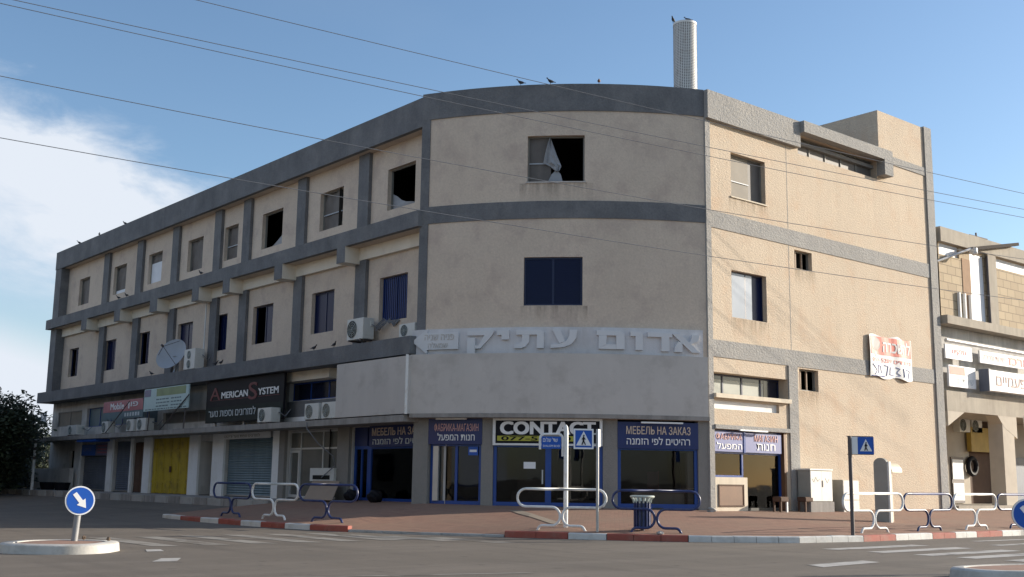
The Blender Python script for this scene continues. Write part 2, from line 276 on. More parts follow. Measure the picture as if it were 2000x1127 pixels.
# ------------------------------------------------------------------ helpers
def setp(o, label=None, cat=None, group=None, kind=None):
    if label: o['label'] = label
    if cat: o['category'] = cat
    if group: o['group'] = group
    if kind: o['kind'] = kind
    return o
def thing(name, label, cat, loc=(0, 0, 0), group=None, rot=(0, 0, 0)):
    o = bpy.data.objects.new(name, None); COL.objects.link(o); o.location = loc; o.rotation_euler = rot; o.empty_display_size = .2
    return setp(o, label, cat, group)
class MB:
    def __init__(s): s.v = []; s.f = []; s.m = []
    def add(s, vs, fs, mi=0):
        b = len(s.v); s.v += [tuple(v) for v in vs]
        for f in fs: s.f.append(tuple(b + i for i in f)); s.m.append(mi)
    def box(s, x0, x1, y0, y1, z0, z1, mi=0, M=None):
        P = [(x0, y0, z0), (x1, y0, z0), (x1, y1, z0), (x0, y1, z0), (x0, y0, z1), (x1, y0, z1), (x1, y1, z1), (x0, y1, z1)]
        if M is not None: P = [M @ Vector(q) for q in P]
        s.add(P, [(0, 3, 2, 1), (4, 5, 6, 7), (0, 1, 5, 4), (1, 2, 6, 5), (2, 3, 7, 6), (3, 0, 4, 7)], mi)
    def mbox(s, M, u0, u1, v0, v1, d0, d1, mi=0, step=None, ends=None):
        """a box in a surface's own coordinates (u along, v up, d outwards), following its curve"""
        if u0 > u1: u0, u1 = u1, u0
        n = max(1, int(math.ceil((u1 - u0) / step))) if step else 1
        P = []
        for i in range(n + 1):
            u = u0 + (u1 - u0) * i / n
            P += [M(u, v0, d0), M(u, v1, d0), M(u, v1, d1), M(u, v0, d1)]
        F = []
        for i in range(n):
            a = 4 * i; c = a + 4
            F += [(a + k, a + (k + 1) % 4, c + (k + 1) % 4, c + k) for k in range(4)]
        s.add(P, F, mi); s.add(P[:4], [(0, 1, 2, 3)], mi if ends is None else ends); s.add(P[-4:], [(0, 1, 2, 3)], mi if ends is None else ends)
    def quad(s, a, b, c, d, mi=0): s.add([a, b, c, d], [(0, 1, 2, 3)], mi)
    def tube(s, pts, r, seg=8, mi=0, cap=True):
        pts = [Vector(q) for q in pts]; n = len(pts); rs = r if isinstance(r, (list, tuple)) else [r] * n
        t0 = (pts[1] - pts[0]).normalized(); a = t0.orthogonal().normalized(); V = []
        for i in range(n):
            t = (pts[min(i + 1, n - 1)] - pts[max(i - 1, 0)]).normalized()
            a = (a - t * a.dot(t)).normalized(); b = t.cross(a)
            V += [pts[i] + (a * math.cos(2 * math.pi * k / seg) + b * math.sin(2 * math.pi * k / seg)) * rs[i] for k in range(seg)]
        F = [(i * seg + k, i * seg + (k + 1) % seg, (i + 1) * seg + (k + 1) % seg, (i + 1) * seg + k) for i in range(n - 1) for k in range(seg)]
        if cap: F += [tuple(range(seg))[::-1], tuple(range((n - 1) * seg, n * seg))]
        s.add(V, F, mi)
    def cyl(s, c, axis, r, h, seg=24, mi=0, r2=None):
        c = Vector(c); axis = Vector(axis).normalized(); s.tube([c, c + axis * h], [r, r if r2 is None else r2], seg, mi)
    def prism(s, pts, n, h, mi=0):
        """flat outline pts (3-D) pushed along n by h"""
        n = Vector(n) * h; k = len(pts); P = [Vector(q) for q in pts] + [Vector(q) + n for q in pts]
        s.add(P, [tuple(range(k))[::-1], tuple(range(k, 2 * k))] + [(i, (i + 1) % k, k + (i + 1) % k, k + i) for i in range(k)], mi)
    def build(s, name, mats, parent=None, smooth=False, bevel=0., loc=None):
        me = bpy.data.meshes.new(name); me.from_pydata(s.v, [], s.f)
        for m in (mats if isinstance(mats, (list, tuple)) else [mats]): me.materials.append(MATS[m])
        me.polygons.foreach_set('material_index', s.m)
        if smooth: me.polygons.foreach_set('use_smooth', [True] * len(s.f))
        bm = bmesh.new(); bm.from_mesh(me); bmesh.ops.remove_doubles(bm, verts=bm.verts, dist=1e-5)
        if bevel:
            bmesh.ops.bevel(bm, geom=list(bm.edges), offset=bevel, segments=2, affect='EDGES', clamp_overlap=True)
        bmesh.ops.recalc_face_normals(bm, faces=bm.faces)
        bm.to_mesh(me); bm.free()
        if smooth and hasattr(me, 'set_sharp_from_angle'): me.set_sharp_from_angle(angle=R(40))
        o = bpy.data.objects.new(name, me); COL.objects.link(o)
        if parent: o.parent = parent
        if loc: o.location = loc
        return o
def children(o): return [c for c in bpy.data.objects if c.parent == o]
def copy_tree(o, parent=None):
    c = o.copy(); COL.objects.link(c); c.parent = parent
    for ch in children(o): copy_tree(ch, c)
    return c

# surfaces of the building: u along, v up, d outwards
XL = -5.55
CX, CY, CR, A0 = 5.5195, 11.5926, 12.8395, R(-115.4602)
def ML(u, v, d=0.): return Vector((XL - d, u, v))
def MR(u, v, d=0.): return Vector((u, -d, v))
def MF(u, v, d=0.):
    a = A0 - u / CR; return Vector((CX + (CR + d) * math.cos(a), CY + (CR + d) * math.sin(a), v))

def text(s, M, u0, u1, v0, v1, d0, d1, m, parent, name='lettering', bold=0., rtl=False, label=None):
    """real letters, fitted into a rectangle of a surface, standing d0..d1 proud of it; a list of lines is one mesh"""
    if isinstance(s, list) and len(s) > 1: return [text([q], M, 0, 0, 0, 0, d0, d1, m, parent, name, bold) for q in s]
    lines = s if isinstance(s, list) else [(s, u0, u1, v0, v1)]
    V = []; F = []; mi = []
    for ln in lines:
        st, a0, a1, b0, b1 = ln[:5]; k = ln[5] if len(ln) > 5 else 0
        if any('\u0590' <= ch <= '\u05ff' for ch in st):
            st = st[::-1]
            import re
            st = re.sub(r'[0-9][0-9\-]*', lambda q: q.group(0)[::-1], st)
        c = bpy.data.curves.new('t', 'FONT'); c.body = st; c.size = 1; c.resolution_u = 4; c.extrude = .5
        o = bpy.data.objects.new('t', c); COL.objects.link(o)
        dg = bpy.context.evaluated_depsgraph_get(); dg.update(); me = bpy.data.meshes.new_from_object(o.evaluated_get(dg))
        bpy.data.objects.remove(o); bpy.data.curves.remove(c)
        if not len(me.vertices): continue
        xs = [q.co.x for q in me.vertices]; ys = [q.co.y for q in me.vertices]; zs = [q.co.z for q in me.vertices]
        X0, X1, Y0, Y1, Z0, Z1 = min(xs), max(xs), min(ys), max(ys), min(zs), max(zs)
        sh = [(0, 0)] if bold <= 0 else [(-bold, -bold * .6), (bold, -bold * .6), (-bold, bold * .6), (bold, bold * .6), (0, 0)]
        X0 -= bold; X1 += bold; Y0 -= bold * .6; Y1 += bold * .6
        for si, (ox, oy) in enumerate(sh):
            b = len(V)
            for q in me.vertices:
                tx = (q.co.x + ox - X0) / (X1 - X0); ty = (q.co.y + oy - Y0) / max(1e-6, Y1 - Y0); tz = (q.co.z - Z0) / max(1e-6, Z1 - Z0)
                V.append(M(a0 + (a1 - a0) * tx, b0 + (b1 - b0) * ty, d0 + (d1 - d0) * tz + si * .0012))
            for p in me.polygons: F.append(tuple(b + i for i in p.vertices)); mi.append(k)
        bpy.data.meshes.remove(me)
    mb = MB(); mb.v = [tuple(q) for q in V]; mb.f = F; mb.m = mi
    o = mb.build(name, m, parent)
    if label: o['label'] = label
    return o

def wall(name, M, u0, u1, v0, v1, holes, depth, mats, parent, step=None, mat_of=None, d=0.):
    """wall sheet with openings cut out; each opening gets reveals of its own depth. hole = (ua, ub, va, vb[, depth])"""
    mb = MB(); us = {u0, u1}; vs = {v0, v1}
    H = []
    for h in holes:
        a, b = min(h[0], h[1]), max(h[0], h[1]); H.append((max(a, u0), min(b, u1), h[2], h[3], h[4] if len(h) > 4 else depth)); us |= {H[-1][0], H[-1][1]}; vs |= {h[2], h[3]}
    us = sorted(us); vs = sorted(vs)
    if step:
        e = []
        for a, b in zip(us, us[1:]):
            n = max(1, int(math.ceil((b - a) / step))); e += [a + (b - a) * i / n for i in range(n)]
        us = e + [us[-1]]
    for a, b in zip(us, us[1:]):
        for c, e in zip(vs, vs[1:]):
            um, vm = (a + b) / 2, (c + e) / 2
            if any(h[0] < um < h[1] and h[2] < vm < h[3] for h in H): continue
            mb.quad(M(a, c, d), M(b, c, d), M(b, e, d), M(a, e, d), mat_of(um, vm) if mat_of else 0)
    for a, b, c, e, dp in H:
        hu = [u for u in us if a - 1e-6 <= u <= b + 1e-6]
        mi = mat_of((a + b) / 2, c - .01) if mat_of else 0
        for p, q in zip(hu, hu[1:]):
            mb.quad(M(p, c, d), M(q, c, d), M(q, c, d - dp), M(p, c, d - dp), mi); mb.quad(M(p, e, d), M(q, e, d), M(q, e, d - dp), M(p, e, d - dp), mi)
        for p in (a, b): mb.quad(M(p, c, d), M(p, e, d), M(p, e, d - dp), M(p, c, d - dp), mi)
    return mb.build(name, mats, parent)

# ------------------------------------------------------------------ ground
KERB = [(60, -6.55), (30, -6.55), (10, -6.55), (-2.3, -6.5), (-4.4, -6.15), (-6, -5.1), (-7.4, -3.5), (-8.7, -1.6), (-10, .5), (-10.9, 2.7), (-11.35, 5.3), (-11.4, 9.3), (-11.4, 11.7)]
def sstep(x, a, b):
    t = max(0., min(1., (x - a) / (b - a))); return t * t * (3 - 2 * t)
def road_z(x, y):
    return .30 * sstep(y, 8.5, 13) * max(0., min(1., (x + 12.0) / 4.2)) if x < 5 else 0.
mb = MB()
gx = [-3000, -900, -300, -120, -60, -40] + [-30 + 1.0 * i for i in range(46)] + [20, 30, 60, 120, 300, 900, 3000]
gy = [-3000, -900, -300, -120, -60, -40, -30] + [-25 + 1.0 * i for i in range(46)] + [25, 32, 40, 60, 120, 300, 900, 3000]
gv = [(x, y, road_z(x, y)) for x in gx for y in gy]
ny = len(gy)
mb.add(gv, [(i * ny + j, (i + 1) * ny + j, (i + 1) * ny + j + 1, i * ny + j + 1) for i in range(len(gx) - 1) for j in range(ny - 1)])
setp(mb.build('road', 'asphalt', smooth=True), kind='structure')

def fp(u, d=0.): q = MF(u, 0, d); return (q.x, q.y)
PAIRS = [((60, -6.5), (60, .05), .5), ((30, -6.5), (30, .05), .5), ((13.4, -6.5), (13.4, .05), .5), ((8, -6.5), (8, .05), .5), ((4, -6.5), (4, .05), .49), ((0, -6.5), (.15, .05), .5), ((-2.3, -6.45), fp(.0, -.12), .52),
         ((-4.4, -6.1), fp(1.4, -.12), .53), ((-6, -5.05), fp(2.8, -.12), .55), ((-7.4, -3.45), fp(4.2, -.12), .56), ((-8.45, -1.92), fp(5.3, -.12), .57), ((-8.7, -1.55), fp(5.6, -.12), .57), ((-10, .52), fp(7.2, -.12), .58), ((-10.72, 2.28), fp(8.2, -.12), .59),
         ((-10.87, 2.7), fp(8.5, -.12), .60), ((-11.32, 5.3), (-5.4, 7.4), .60), ((-11.37, 9.3), (-5.4, 9.8), .60), ((-11.37, 11.7), (-5.4, 12.8), .59)]
mb = MB(); NS = 8; rows = []
for o_, i_, zi in PAIRS:
    zo = .055 if (o_[0], o_[1]) in ((-8.7, -1.55), (-10, .52), (-10.72, 2.28)) else .128
    rows.append([(o_[0] + (i_[0] - o_[0]) * k / NS, o_[1] + (i_[1] - o_[1]) * k / NS, zo + (zi - zo) * (k / NS) ** .9) for k in range(NS + 1)])
    
for k in range(len(rows) - 1):
    mb.add(rows[k] + rows[k + 1], [(j, j + 1, NS + 2 + j, NS + 1 + j) for j in range(NS)])
SW = mb.build('sidewalk', 'brick_paver', smooth=True); setp(SW, kind='structure')
_bv = BVHTree.FromPolygons([tuple(q) for q in mb.v], mb.f)
def gz(x, y):
    h = _bv.ray_cast(Vector((x, y, 20)), Vector((0, 0, -1)))[0]
    return h.z if h else road_z(x, y)
# narrow pavement before the side-street shops, with its own kerb
mb = MB(); mb.box(-7.55, -5.4, 12.4, 60, .2, .545, 0); mb.box(-7.72, -7.55, 12.3, 60, .1, .535, 1)
setp(mb.build('shop_pavement', ['concrete', 'kerb_grey']), kind='structure')

# kerb stones, painted red and white in turn
KP = [Vector((a, b)) for a, b in KERB]
def kpt(s):
    for a, b in zip(KP, KP[1:]):
        l = (b - a).length
        if s <= l + 1e-6: return a + (b - a) * (s / l), (b - a).normalized()
        s -= l
    return KP[-1], (KP[-1] - KP[-2]).normalized()
OFF = 30.0   # the first stretch (60..30) lies before the measured lengths
BR = [(0, 54.8, 2), (54.79, 55.83, 1), (55.83, 57.17, 0), (57.17, 58.22, 1), (58.22, 59.32, 0), (59.32, 60.96, 1), (60.96, 62.3, 0), (62.3, 66.85, 1), (66.85, 68.65, 0), (68.65, 69.53, 1), (69.53, 71.02, 0), (71.02, 75.14, 3),
      (75.14, 76.46, 0), (76.46, 77.44, 1), (77.44, 78.47, 0), (78.47, 79.57, 1), (79.57, 80.88, 0), (80.88, 81.99, 1), (81.99, 83.33, 0), (83.33, 84.6, 1)]
mb = MB()
for a, b, mi in BR:
    n = max(1, int((b - a) / .5))
    for k in range(n):
        s0 = a + (b - a) * k / n + (.012 if k == 0 else 0.006); s1 = a + (b - a) * (k + 1) / n - .006
        p0, t0 = kpt(s0); p1, t1 = kpt(s1); n0 = Vector((-t0.y, t0.x)); n1 = Vector((-t1.y, t1.x))
        q = Vector((5, 10)) 
        if n0.dot(q - p0) < 0: n0 = -n0
        if n1.dot(q - p1) < 0: n1 = -n1
        h = .142 + random.uniform(-.006, .006); m2 = mi
        if mi == 3: h = .06; m2 = 2
        if mi == 2: m2 = 2
        P = []
        for p, nn in ((p0, n0), (p1, n1)):
            for off, z in ((-.0, -.05), (.0, h - .02), (.02, h), (.17, h + .002), (.17, -.05)):
                w = p + nn * off; P.append((w.x, w.y, z))
        mb.add(P, [(j, j + 1, 6 + j, 5 + j) for j in range(4)] + [(0, 4, 3, 2, 1), (5, 6, 7, 8, 9)], m2)
setp(mb.build('kerb', ['kerb_red', 'kerb_white', 'kerb_grey']), kind='structure')
mb = MB()
for k in range(24):
    y0 = 13 + k * 1.15
    mb.box(-7.76, -7.54, y0 + .02, y0 + .98, .25, .545 + random.uniform(0, .008), k % 2)
setp(mb.build('shop_kerb', ['kerb_grey', 'concrete']), kind='structure')
# worn ramp slab in the brick pavement before the crossing
mb = MB(); pts = [fp(5.3, 1.3), fp(5.6, 1.3), (-7.05, -1.0), (-6.9, -1.35)]
g = []
for i in range(9):
    for j in range(3):
        t = i / 8; w = j / 2
        ax = pts[0][0] * (1 - t) + pts[3][0] * t; ay = pts[0][1] * (1 - t) + pts[3][1] * t; bx = pts[1][0] * (1 - t) + pts[2][0] * t; by = pts[1][1] * (1 - t) + pts[2][1] * t
        x = ax + (bx - ax) * w; y = ay + (by - ay) * w; g.append((x, y, gz(x, y) + .012))
mb.add(g, [(i * 3 + j, i * 3 + j + 1, i * 3 + j + 4, i * 3 + j + 3) for i in range(8) for j in range(2)])
setp(mb.build('ramp_slab', 'worn_slab'), kind='structure')

# painted crossings
def marks(name, quads, m):
    mb = MB()
    for q in quads: mb.quad(*[(x, y, road_z(x, y) + .005) for x, y in q])
    setp(mb.build(name, m), kind='structure')
bars = []
for k, y in enumerate((-8.02, -9.05, -10.05, -10.9, -11.8, -12.7)):
    bars.append(((-5.9, y - .22), (-2.5, y - .24), (-2.5, y + .2), (-5.9, y + .18)))
marks('zebra_crossing', bars, 'road_paint')
bars = []
for k, x in enumerate((-11.9, -12.9, -13.9, -14.9, -15.9, -16.9)):
    bars.append(((x - .22, -1.3), (x + .22, -1.6), (x + .25, 1.9), (x - .2, 2.1)))
for k in range(3):
    x = -10.6 + k * -.55; bars.append(((x, -3.2 + k), (x + .5, -3.3 + k), (x + .4, -.9 + k), (x - .05, -.8 + k)))
marks('worn_crossing', bars, 'road_paint_faded')
marks('lane_marks', [((-10.3, -10.95), (-8.4, -10.75), (-8.3, -10.35), (-10.1, -10.5)), ((-17.6, -2.2), (-17.35, -2.25), (-17.5, -2.75), (-17.8, -2.75)), ((-18.25, -4.4), (-17.95, -4.45), (-18.3, -5.1), (-18.65, -5.0)),
                     ((.5, -7.55), (3.6, -7.7), (3.6, -7.95), (.5, -7.8)), ((-.9, -8.75), (1.3, -8.75), (1.3, -9.0), (-.9, -9.05))], 'road_paint')
# lane edge lines
marks('edge_line', [((-24, -6.6), (-15, -9.4), (-15.0, -9.52), (-24, -6.72))], 'road_paint_faded')

# traffic islands
def island(pts, h, kname):
    n = len(pts); c = Vector((sum(p[0] for p in pts) / n, sum(p[1] for p in pts) / n)); mb = MB()
    def ring(s, z):
        out = []
        for p in pts:
            v = Vector(p) - c; l = v.length; w = c + v * ((l - s) / l); out.append((w.x, w.y, z))
        return out
    rr = [ring(0, -.02), ring(.02, h - .02), ring(.05, h), ring(.24, h + .004), ring(.25, h - .012)]
    for a, b in zip(rr, rr[1:]):
        mb.add(a + b, [(i, (i + 1) % n, n + (i + 1) % n, n + i) for i in range(n)], 0)
    mb.add(rr[-1] + [(c.x, c.y, h + .03)], [(i, (i + 1) % n, n) for i in range(n)], 1)
    setp(mb.build(kname, ['island_kerb', 'pink_paver'], smooth=True), kind='structure')
def ell(cx, cy, a, b, rot, n=40, e=2.6):
    out = []
    for k in range(n):
        t = 2 * math.pi * k / n; ct, st = math.cos(t), math.sin(t)
        x = a * math.copysign(abs(ct) ** (2 / e), ct); y = b * math.copysign(abs(st) ** (2 / e), st)
        out.append((cx + x * math.cos(rot) - y * math.sin(rot), cy + x * math.sin(rot) + y * math.cos(rot)))
    return out
island(ell(-18.98, -1.95, .92, .9, R(-40)), .15, 'traffic_island')
island(ell(-21.2, 3.4, 1.2, 2.6, R(25)), .13, 'far_traffic_island')
island(ell(-8.02, -14.2, 2.75, .75, R(-17)), .15, 'near_traffic_island')

# ------------------------------------------------------------------ the corner building
B = thing('shop_building', 'three-storey beige corner building with curved front, grey bands and shops at street level', 'building', (0, 0, 0))
BAND = [(8.99, 9.52), (12.31, 13.14)]
L_TOP = [(37.75, 36.25), (32.94, 31.36), (28.69, 27.14), (24.4, 22.89), (20.85, 19.65), (17.6, 15.97), (13.22, 11.65), (8.87, 7.28)]
L_MID = [(38.46, 37.11), (33.45, 32.01), (29.21, 27.98), (24.93, 23.42), (21.35, 20.19), (17.98, 16.38), (13.52, 11.99), (9.15, 7.55)]
holesL = [(a, b, 10.0, 11.4, .2) for a, b in L_TOP] + [(a, b, 6.31, 7.78, .2) for a, b in L_MID]
wall('wall', ML, 5.2, 40.3, 4.99, 12.3, holesL, .2, ['beige_plaster'], B)
# front: beige above the shops, plaster pillars between them
holesF = [(3.70, 5.42, 10.12, 11.55, .22), (3.75, 5.49, 6.37, 7.82, .16), (.34, 2.73, .5, 3.06, .25), (3.15, 6.34, .5, 3.06, .25), (6.69, 8.34, .5, 3.06, .25)]
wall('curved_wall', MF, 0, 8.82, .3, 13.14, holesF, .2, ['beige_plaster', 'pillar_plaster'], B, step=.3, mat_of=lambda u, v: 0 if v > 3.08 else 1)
# sunlit side wall
holesR = [(1.23, 2.94, 10.04, 11.45, .22), (1.16, 2.87, 6.26, 7.72, .22), (4.37, 5.32, 8.2, 8.81, .2), (4.45, 5.47, 4.25, 4.94, .2), (.17, 3.83, 3.91, 4.54, .45), (.12, 3.62, .3, 2.86, .30), (4.72, 9.40, 12.10, 12.76, .35), (.1, 3.36, 3.46, 3.72, .12)]
wall('side_wall', MR, 0, 13.1, .2, 13.14, holesR, .2, ['side_plaster'], B)
# grey floor bands
mb = MB()
mb.mbox(MF, .02, 8.8, 8.99, 9.52, -.03, .03, 0, .3); mb.build('band', 'grey_paint', B)
mb = MB(); mb.mbox(MF, .02, 8.8, 12.31, 13.16, -.12, .035, 0, .3); mb.build('parapet', 'grey_paint', B)
mb = MB(); mb.mbox(MR, .22, 12.66, 8.91, 9.43, -.05, .025); mb.build('band', 'side_grey', B)
mb = MB(); mb.mbox(MR, .22, 12.66, 4.99, 5.50, -.05, .025); mb.build('band', 'side_grey', B)
mb = MB(); mb.mbox(MR, -.02, 4.66, 12.26, 13.15, -.15, .17); mb.build('parapet', 'side_grey', B)
mb = MB(); mb.mbox(MR, 4.662, 9.96, 12.77, 13.155, -.15, .33); mb.mbox(MR, 9.42, 9.96, 12.22, 12.768, -.1, .33); mb.build('hood_beam', 'side_grey', B)
mb = MB(); mb.mbox(MR, 9.962, 12.66, 12.82, 13.13, -.05, .03); mb.build('band', 'side_grey', B)
# stair tower over the far end of the side wall
mb = MB(); mb.box(9.6, 13.09, .002, 5.2, 13.142, 14.72, 0); mb.box(9.75, 12.9, 5.3, 7.3, 13.0, 14.2); mb.build('stair_tower', 'side_plaster', B)
mb = MB(); mb.mbox(MR, 12.663, 13.16, .2, 14.76, -.4, .06); mb.build('corner_pilaster', 'side_grey', B)
mb = MB(); mb.mbox(MR, -.02, .2, .2, 12.258, -.1, .05); mb.build('corner_pilaster', 'side_grey', B)
mb = MB(); mb.mbox(MR, 3.84, 4.30, .2, 4.988, -.05, .05); mb.build('pilaster', 'side_grey', B)
mb = MB(); mb.mbox(MR, .2, 3.838, 2.87, 2.99, -.28, .10); mb.build('ledge', 'side_grey', B)
mb = MB(); mb.mbox(MR, .2, 3.838, 3.78, 3.905, -.2, .14); mb.build('sill', 'cream_wall', B)
mb = MB(); mb.mbox(MR, .1, 3.36, 3.462, 3.718, -.13, -.1); mb.build('sill_panel', 'white_wall', B)
# fin and pillar where the curved front passes the side street wall
mb = MB(); mb.mbox(MF, 7.6, 8.6, 3.07, 13.14, -.28, -.01, 0, .3); mb.build('front_fin', 'beige_plaster', B)
mb = MB(); mb.mbox(MF, 8.56, 8.85, 3.2, 13.165, -.30, .03); mb.build('corner_pilaster', 'grey_paint', B)
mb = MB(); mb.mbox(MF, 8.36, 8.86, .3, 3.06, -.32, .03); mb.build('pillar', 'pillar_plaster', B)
# side street: fascia, bands, soffits, end fin
mb = MB(); mb.box(-6.02, -5.86, 6.12, 40.35, 12.19, 13.15); mb.build('parapet', 'grey_paint', B)
mb = MB(); mb.box(-5.858, -5.45, 6.12, 40.35, 12.193, 12.34); mb.build('soffit', 'beige_plaster', B)
mb = MB(); mb.box(-6.27, -6.10, 6.06, 40.4, 8.92, 9.42); mb.build('band', 'grey_paint', B)
mb = MB(); mb.box(-6.098, -5.45, 6.06, 40.4, 8.923, 9.418); mb.build('soffit', 'beige_plaster', B)
mb = MB(); mb.box(-6.40, -5.45, 6.10, 40.4, 4.99, 5.535); mb.build('band', 'grey_paint', B)
mb = MB(); mb.box(-5.70, -5.5, 6.0, 39.6, 8.50, 8.921); mb.build('beam', 'pale_beam', B)
mb = MB(); mb.box(-6.0, -5.5, 39.45, 40.34, 5.537, 8.918); mb.box(-5.99, -5.5, 39.45, 40.34, 9.422, 12.188); mb.build('end_fin', 'grey_paint', B)
PIL = [(34.06, 33.35), (29.83, 29.14), (25.81, 25.14), (21.59, 20.96), (19.01, 18.38), (14.68, 14.07), (10.49, 9.84)]
for a, b in PIL:
    mb = MB(); mb.mbox(ML, a, b, 9.421, 12.191, -.03, .13); mb.build('pilaster', 'grey_paint', B)
    mb = MB(); mb.mbox(ML, a, b, 5.537, 8.499, -.03, .13); mb.build('pilaster', 'grey_paint', B)
for a, b in [(34.96, 34.23), (30.6, 29.9), (26.43, 25.64), (22.09, 21.45), (19.27, 18.68), (15.08, 14.5), (10.74, 10.22)]:
    mb = MB(); mb.box(-6.262, -5.6, b, a, 8.38, 8.919, 0); br = mb.build('bracket', 'pale_beam', B)
    mb = MB(); mb.box(-6.273, -6.263, b, a, 8.38, 8.918); mb.build('end_face', 'grey_paint', br)
# pale strip with raised lettering, and the projecting panel over the shops
mb = MB(); mb.mbox(MF, .17, 8.98, 4.93, 5.72, -.05, .075, 0, .3); mb.build('fascia_strip', 'pale_strip', B)
def MP(u, v, d=0.): return MF(u, v, d + .12 + .38 * max(0, u) / 8.82)
mb = MB(); mb.mbox(MP, .05, 8.80, 3.19, 4.926, -.10, 0, 0, .3); mb.build('canopy_panel', 'panel_grey', B)
mb = MB(); mb.box(-6.62, -6.5, 5.86, 9.85, 3.19, 4.90); mb.box(-6.5, -5.5, 9.75, 9.85, 3.19, 4.86); mb.build('canopy_panel', 'panel_grey', B)
mb = MB(); mb.mbox(MP, .02, 8.75, 3.07, 3.188, -.60, .01, 0, .3); mb.build('canopy', 'concrete', B)
mb = MB(); mb.box(-6.63, -5.5, 6.0, 40.0, 2.96, 3.155); mb.build('canopy', 'concrete', B)
q = MP(8.74, 3.2, .03)
mb = MB(); mb.tube([(-6.63, 5.88, 3.17), (-6.63, 5.88, 4.93)], .045, 10); mb.build('drainpipe', 'white_paint', B, smooth=True)
# raised letters and arrow on the strip
LET = {  # heavy block letters drawn stroke by stroke: x as on a 1370-unit line (left to right), y 0 (base) to 1 (top)
 'kof': [[(440, 1.02), (602, 1.02), (602, .95), (592, .78), (440, .78)], [(602, .95), (592, .78), (520, .13), (490, .13), (490, .29), (510, .29), (545, .78)], [(440, .66), (488, .66), (488, -.12), (440, -.12)]],
 'yod': [[(620, 1.02), (692, 1.02), (692, .55), (648, .55), (648, .78), (620, .78)]],
 'tav': [[(735, 1.02), (870, 1.02), (895, .92), (895, .12), (855, .12), (855, .78), (735, .78)], [(770, .775), (812, .775), (808, .40), (790, .20), (765, .12), (724, .12), (724, .29), (752, .32), (768, .45)]],
 'ayin': [[(1044, 1.02), (1088, 1.02), (1082, .62), (1055, .32), (1010, .17), (935, .12), (935, .29), (985, .33), (1025, .48), (1042, .70)], [(945, 1.02), (990, 1.02), (1018, .46), (986, .35)]],
 'final_mem': [[(1200, 1.0), (1335, 1.0), (1360, .86), (1360, .10), (1312, .10), (1312, .76), (1200, .76)], [(1212, .755), (1258, .755), (1252, .33), (1210, .10)], [(1211, .10), (1311, .10), (1311, .33), (1253, .33)]],
 'vav': [[(1395, .98), (1450, .98), (1466, .88), (1466, .08), (1424, .08), (1424, .75), (1395, .75)]],
 'dalet': [[(1495, .97), (1640, .97), (1640, .74), (1622, .74), (1622, .05), (1576, .05), (1576, .74), (1495, .74)]],
 'alef': [[(1640, .92), (1690, .92), (1808, .03), (1758, .03)], [(1762, .90), (1806, .90), (1800, .62), (1758, .45), (1728, .43), (1752, .60)], [(1676, .55), (1700, .52), (1702, .20), (1700, .04), (1652, .04), (1656, .28)]]}
rl = thing('raised_sign', 'big raised pale Hebrew letters along the grey strip of the curved front', 'sign', MF(3.7, 4.95, .08), 'shop signs')
for nm, polys in LET.items():
    mb = MB()
    for pi, poly in enumerate(polys):
        P = [(7.16 - (x - 435) / 1370 * 6.84, 5.02 + y * .60) for x, y in poly]; e0, e1 = .076 - pi * .002, .165 - pi * .002
        k = len(P); V = [MF(u, v, e0) for u, v in P] + [MF(u, v, e1) for u, v in P]
        mb.add(V, [tuple(range(k))[::-1], tuple(range(k, 2 * k))] + [(i, (i + 1) % k, k + (i + 1) % k, k + i) for i in range(k)])
    o = mb.build('letter', 'letter_white'); o.parent = rl; o.matrix_parent_inverse = Matrix.Translation(-rl.location)
mb = MB()
def arrow_poly(M, pts, d0, d1, mb):
    P = [M(u, v, d0) for u, v in pts]; Q = [M(u, v, d1) for u, v in pts]; k = len(pts)
    mb.add(P + Q, [tuple(range(k))[::-1], tuple(range(k, 2 * k))] + [(i, (i + 1) % k, k + (i + 1) % k, k + i) for i in range(k)])
arrow_poly(MF, [(8.93, 5.36), (8.42, 5.72), (8.42, 5.60), (7.42, 5.60), (7.42, 5.10), (8.42, 5.10), (8.42, 4.97)], .07, .15, mb)
ar = mb.build('arrow', 'letter_white', B)
text([('פניה שניה', 8.50, 7.55, 5.38, 5.55), ('שמאלה', 8.38, 7.75, 5.15, 5.32)], MF, 0, 0, 0, 0, .15, .158, 'panel_grey', ar, 'lettering')
# roof and closed rear, floor slabs that keep the rooms dark
outline = [(.0, .12), (13.0, .12), (13.0, 12), (7, 12), (7, 40.2), (-5.5, 40.2), (-5.5, 5.5)] + [tuple(MF(u, 0, -.05)[:2]) for u in (7.4, 6, 4.5, 3, 1.5)]
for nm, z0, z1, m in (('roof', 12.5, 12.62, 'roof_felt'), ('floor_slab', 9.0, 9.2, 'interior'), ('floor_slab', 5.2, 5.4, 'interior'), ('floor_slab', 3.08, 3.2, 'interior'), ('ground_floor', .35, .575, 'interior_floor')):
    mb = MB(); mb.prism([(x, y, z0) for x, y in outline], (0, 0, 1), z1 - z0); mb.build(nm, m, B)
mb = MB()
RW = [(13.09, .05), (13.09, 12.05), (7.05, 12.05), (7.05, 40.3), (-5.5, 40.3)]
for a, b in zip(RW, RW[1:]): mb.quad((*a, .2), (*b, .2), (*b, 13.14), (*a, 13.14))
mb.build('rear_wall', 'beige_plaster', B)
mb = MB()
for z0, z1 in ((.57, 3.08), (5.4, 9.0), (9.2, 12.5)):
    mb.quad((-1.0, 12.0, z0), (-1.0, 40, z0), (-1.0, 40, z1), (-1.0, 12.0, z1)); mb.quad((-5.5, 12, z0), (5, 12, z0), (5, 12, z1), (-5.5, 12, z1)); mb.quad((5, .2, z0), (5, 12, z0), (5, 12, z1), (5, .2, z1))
mb.build('partition', 'interior', B)

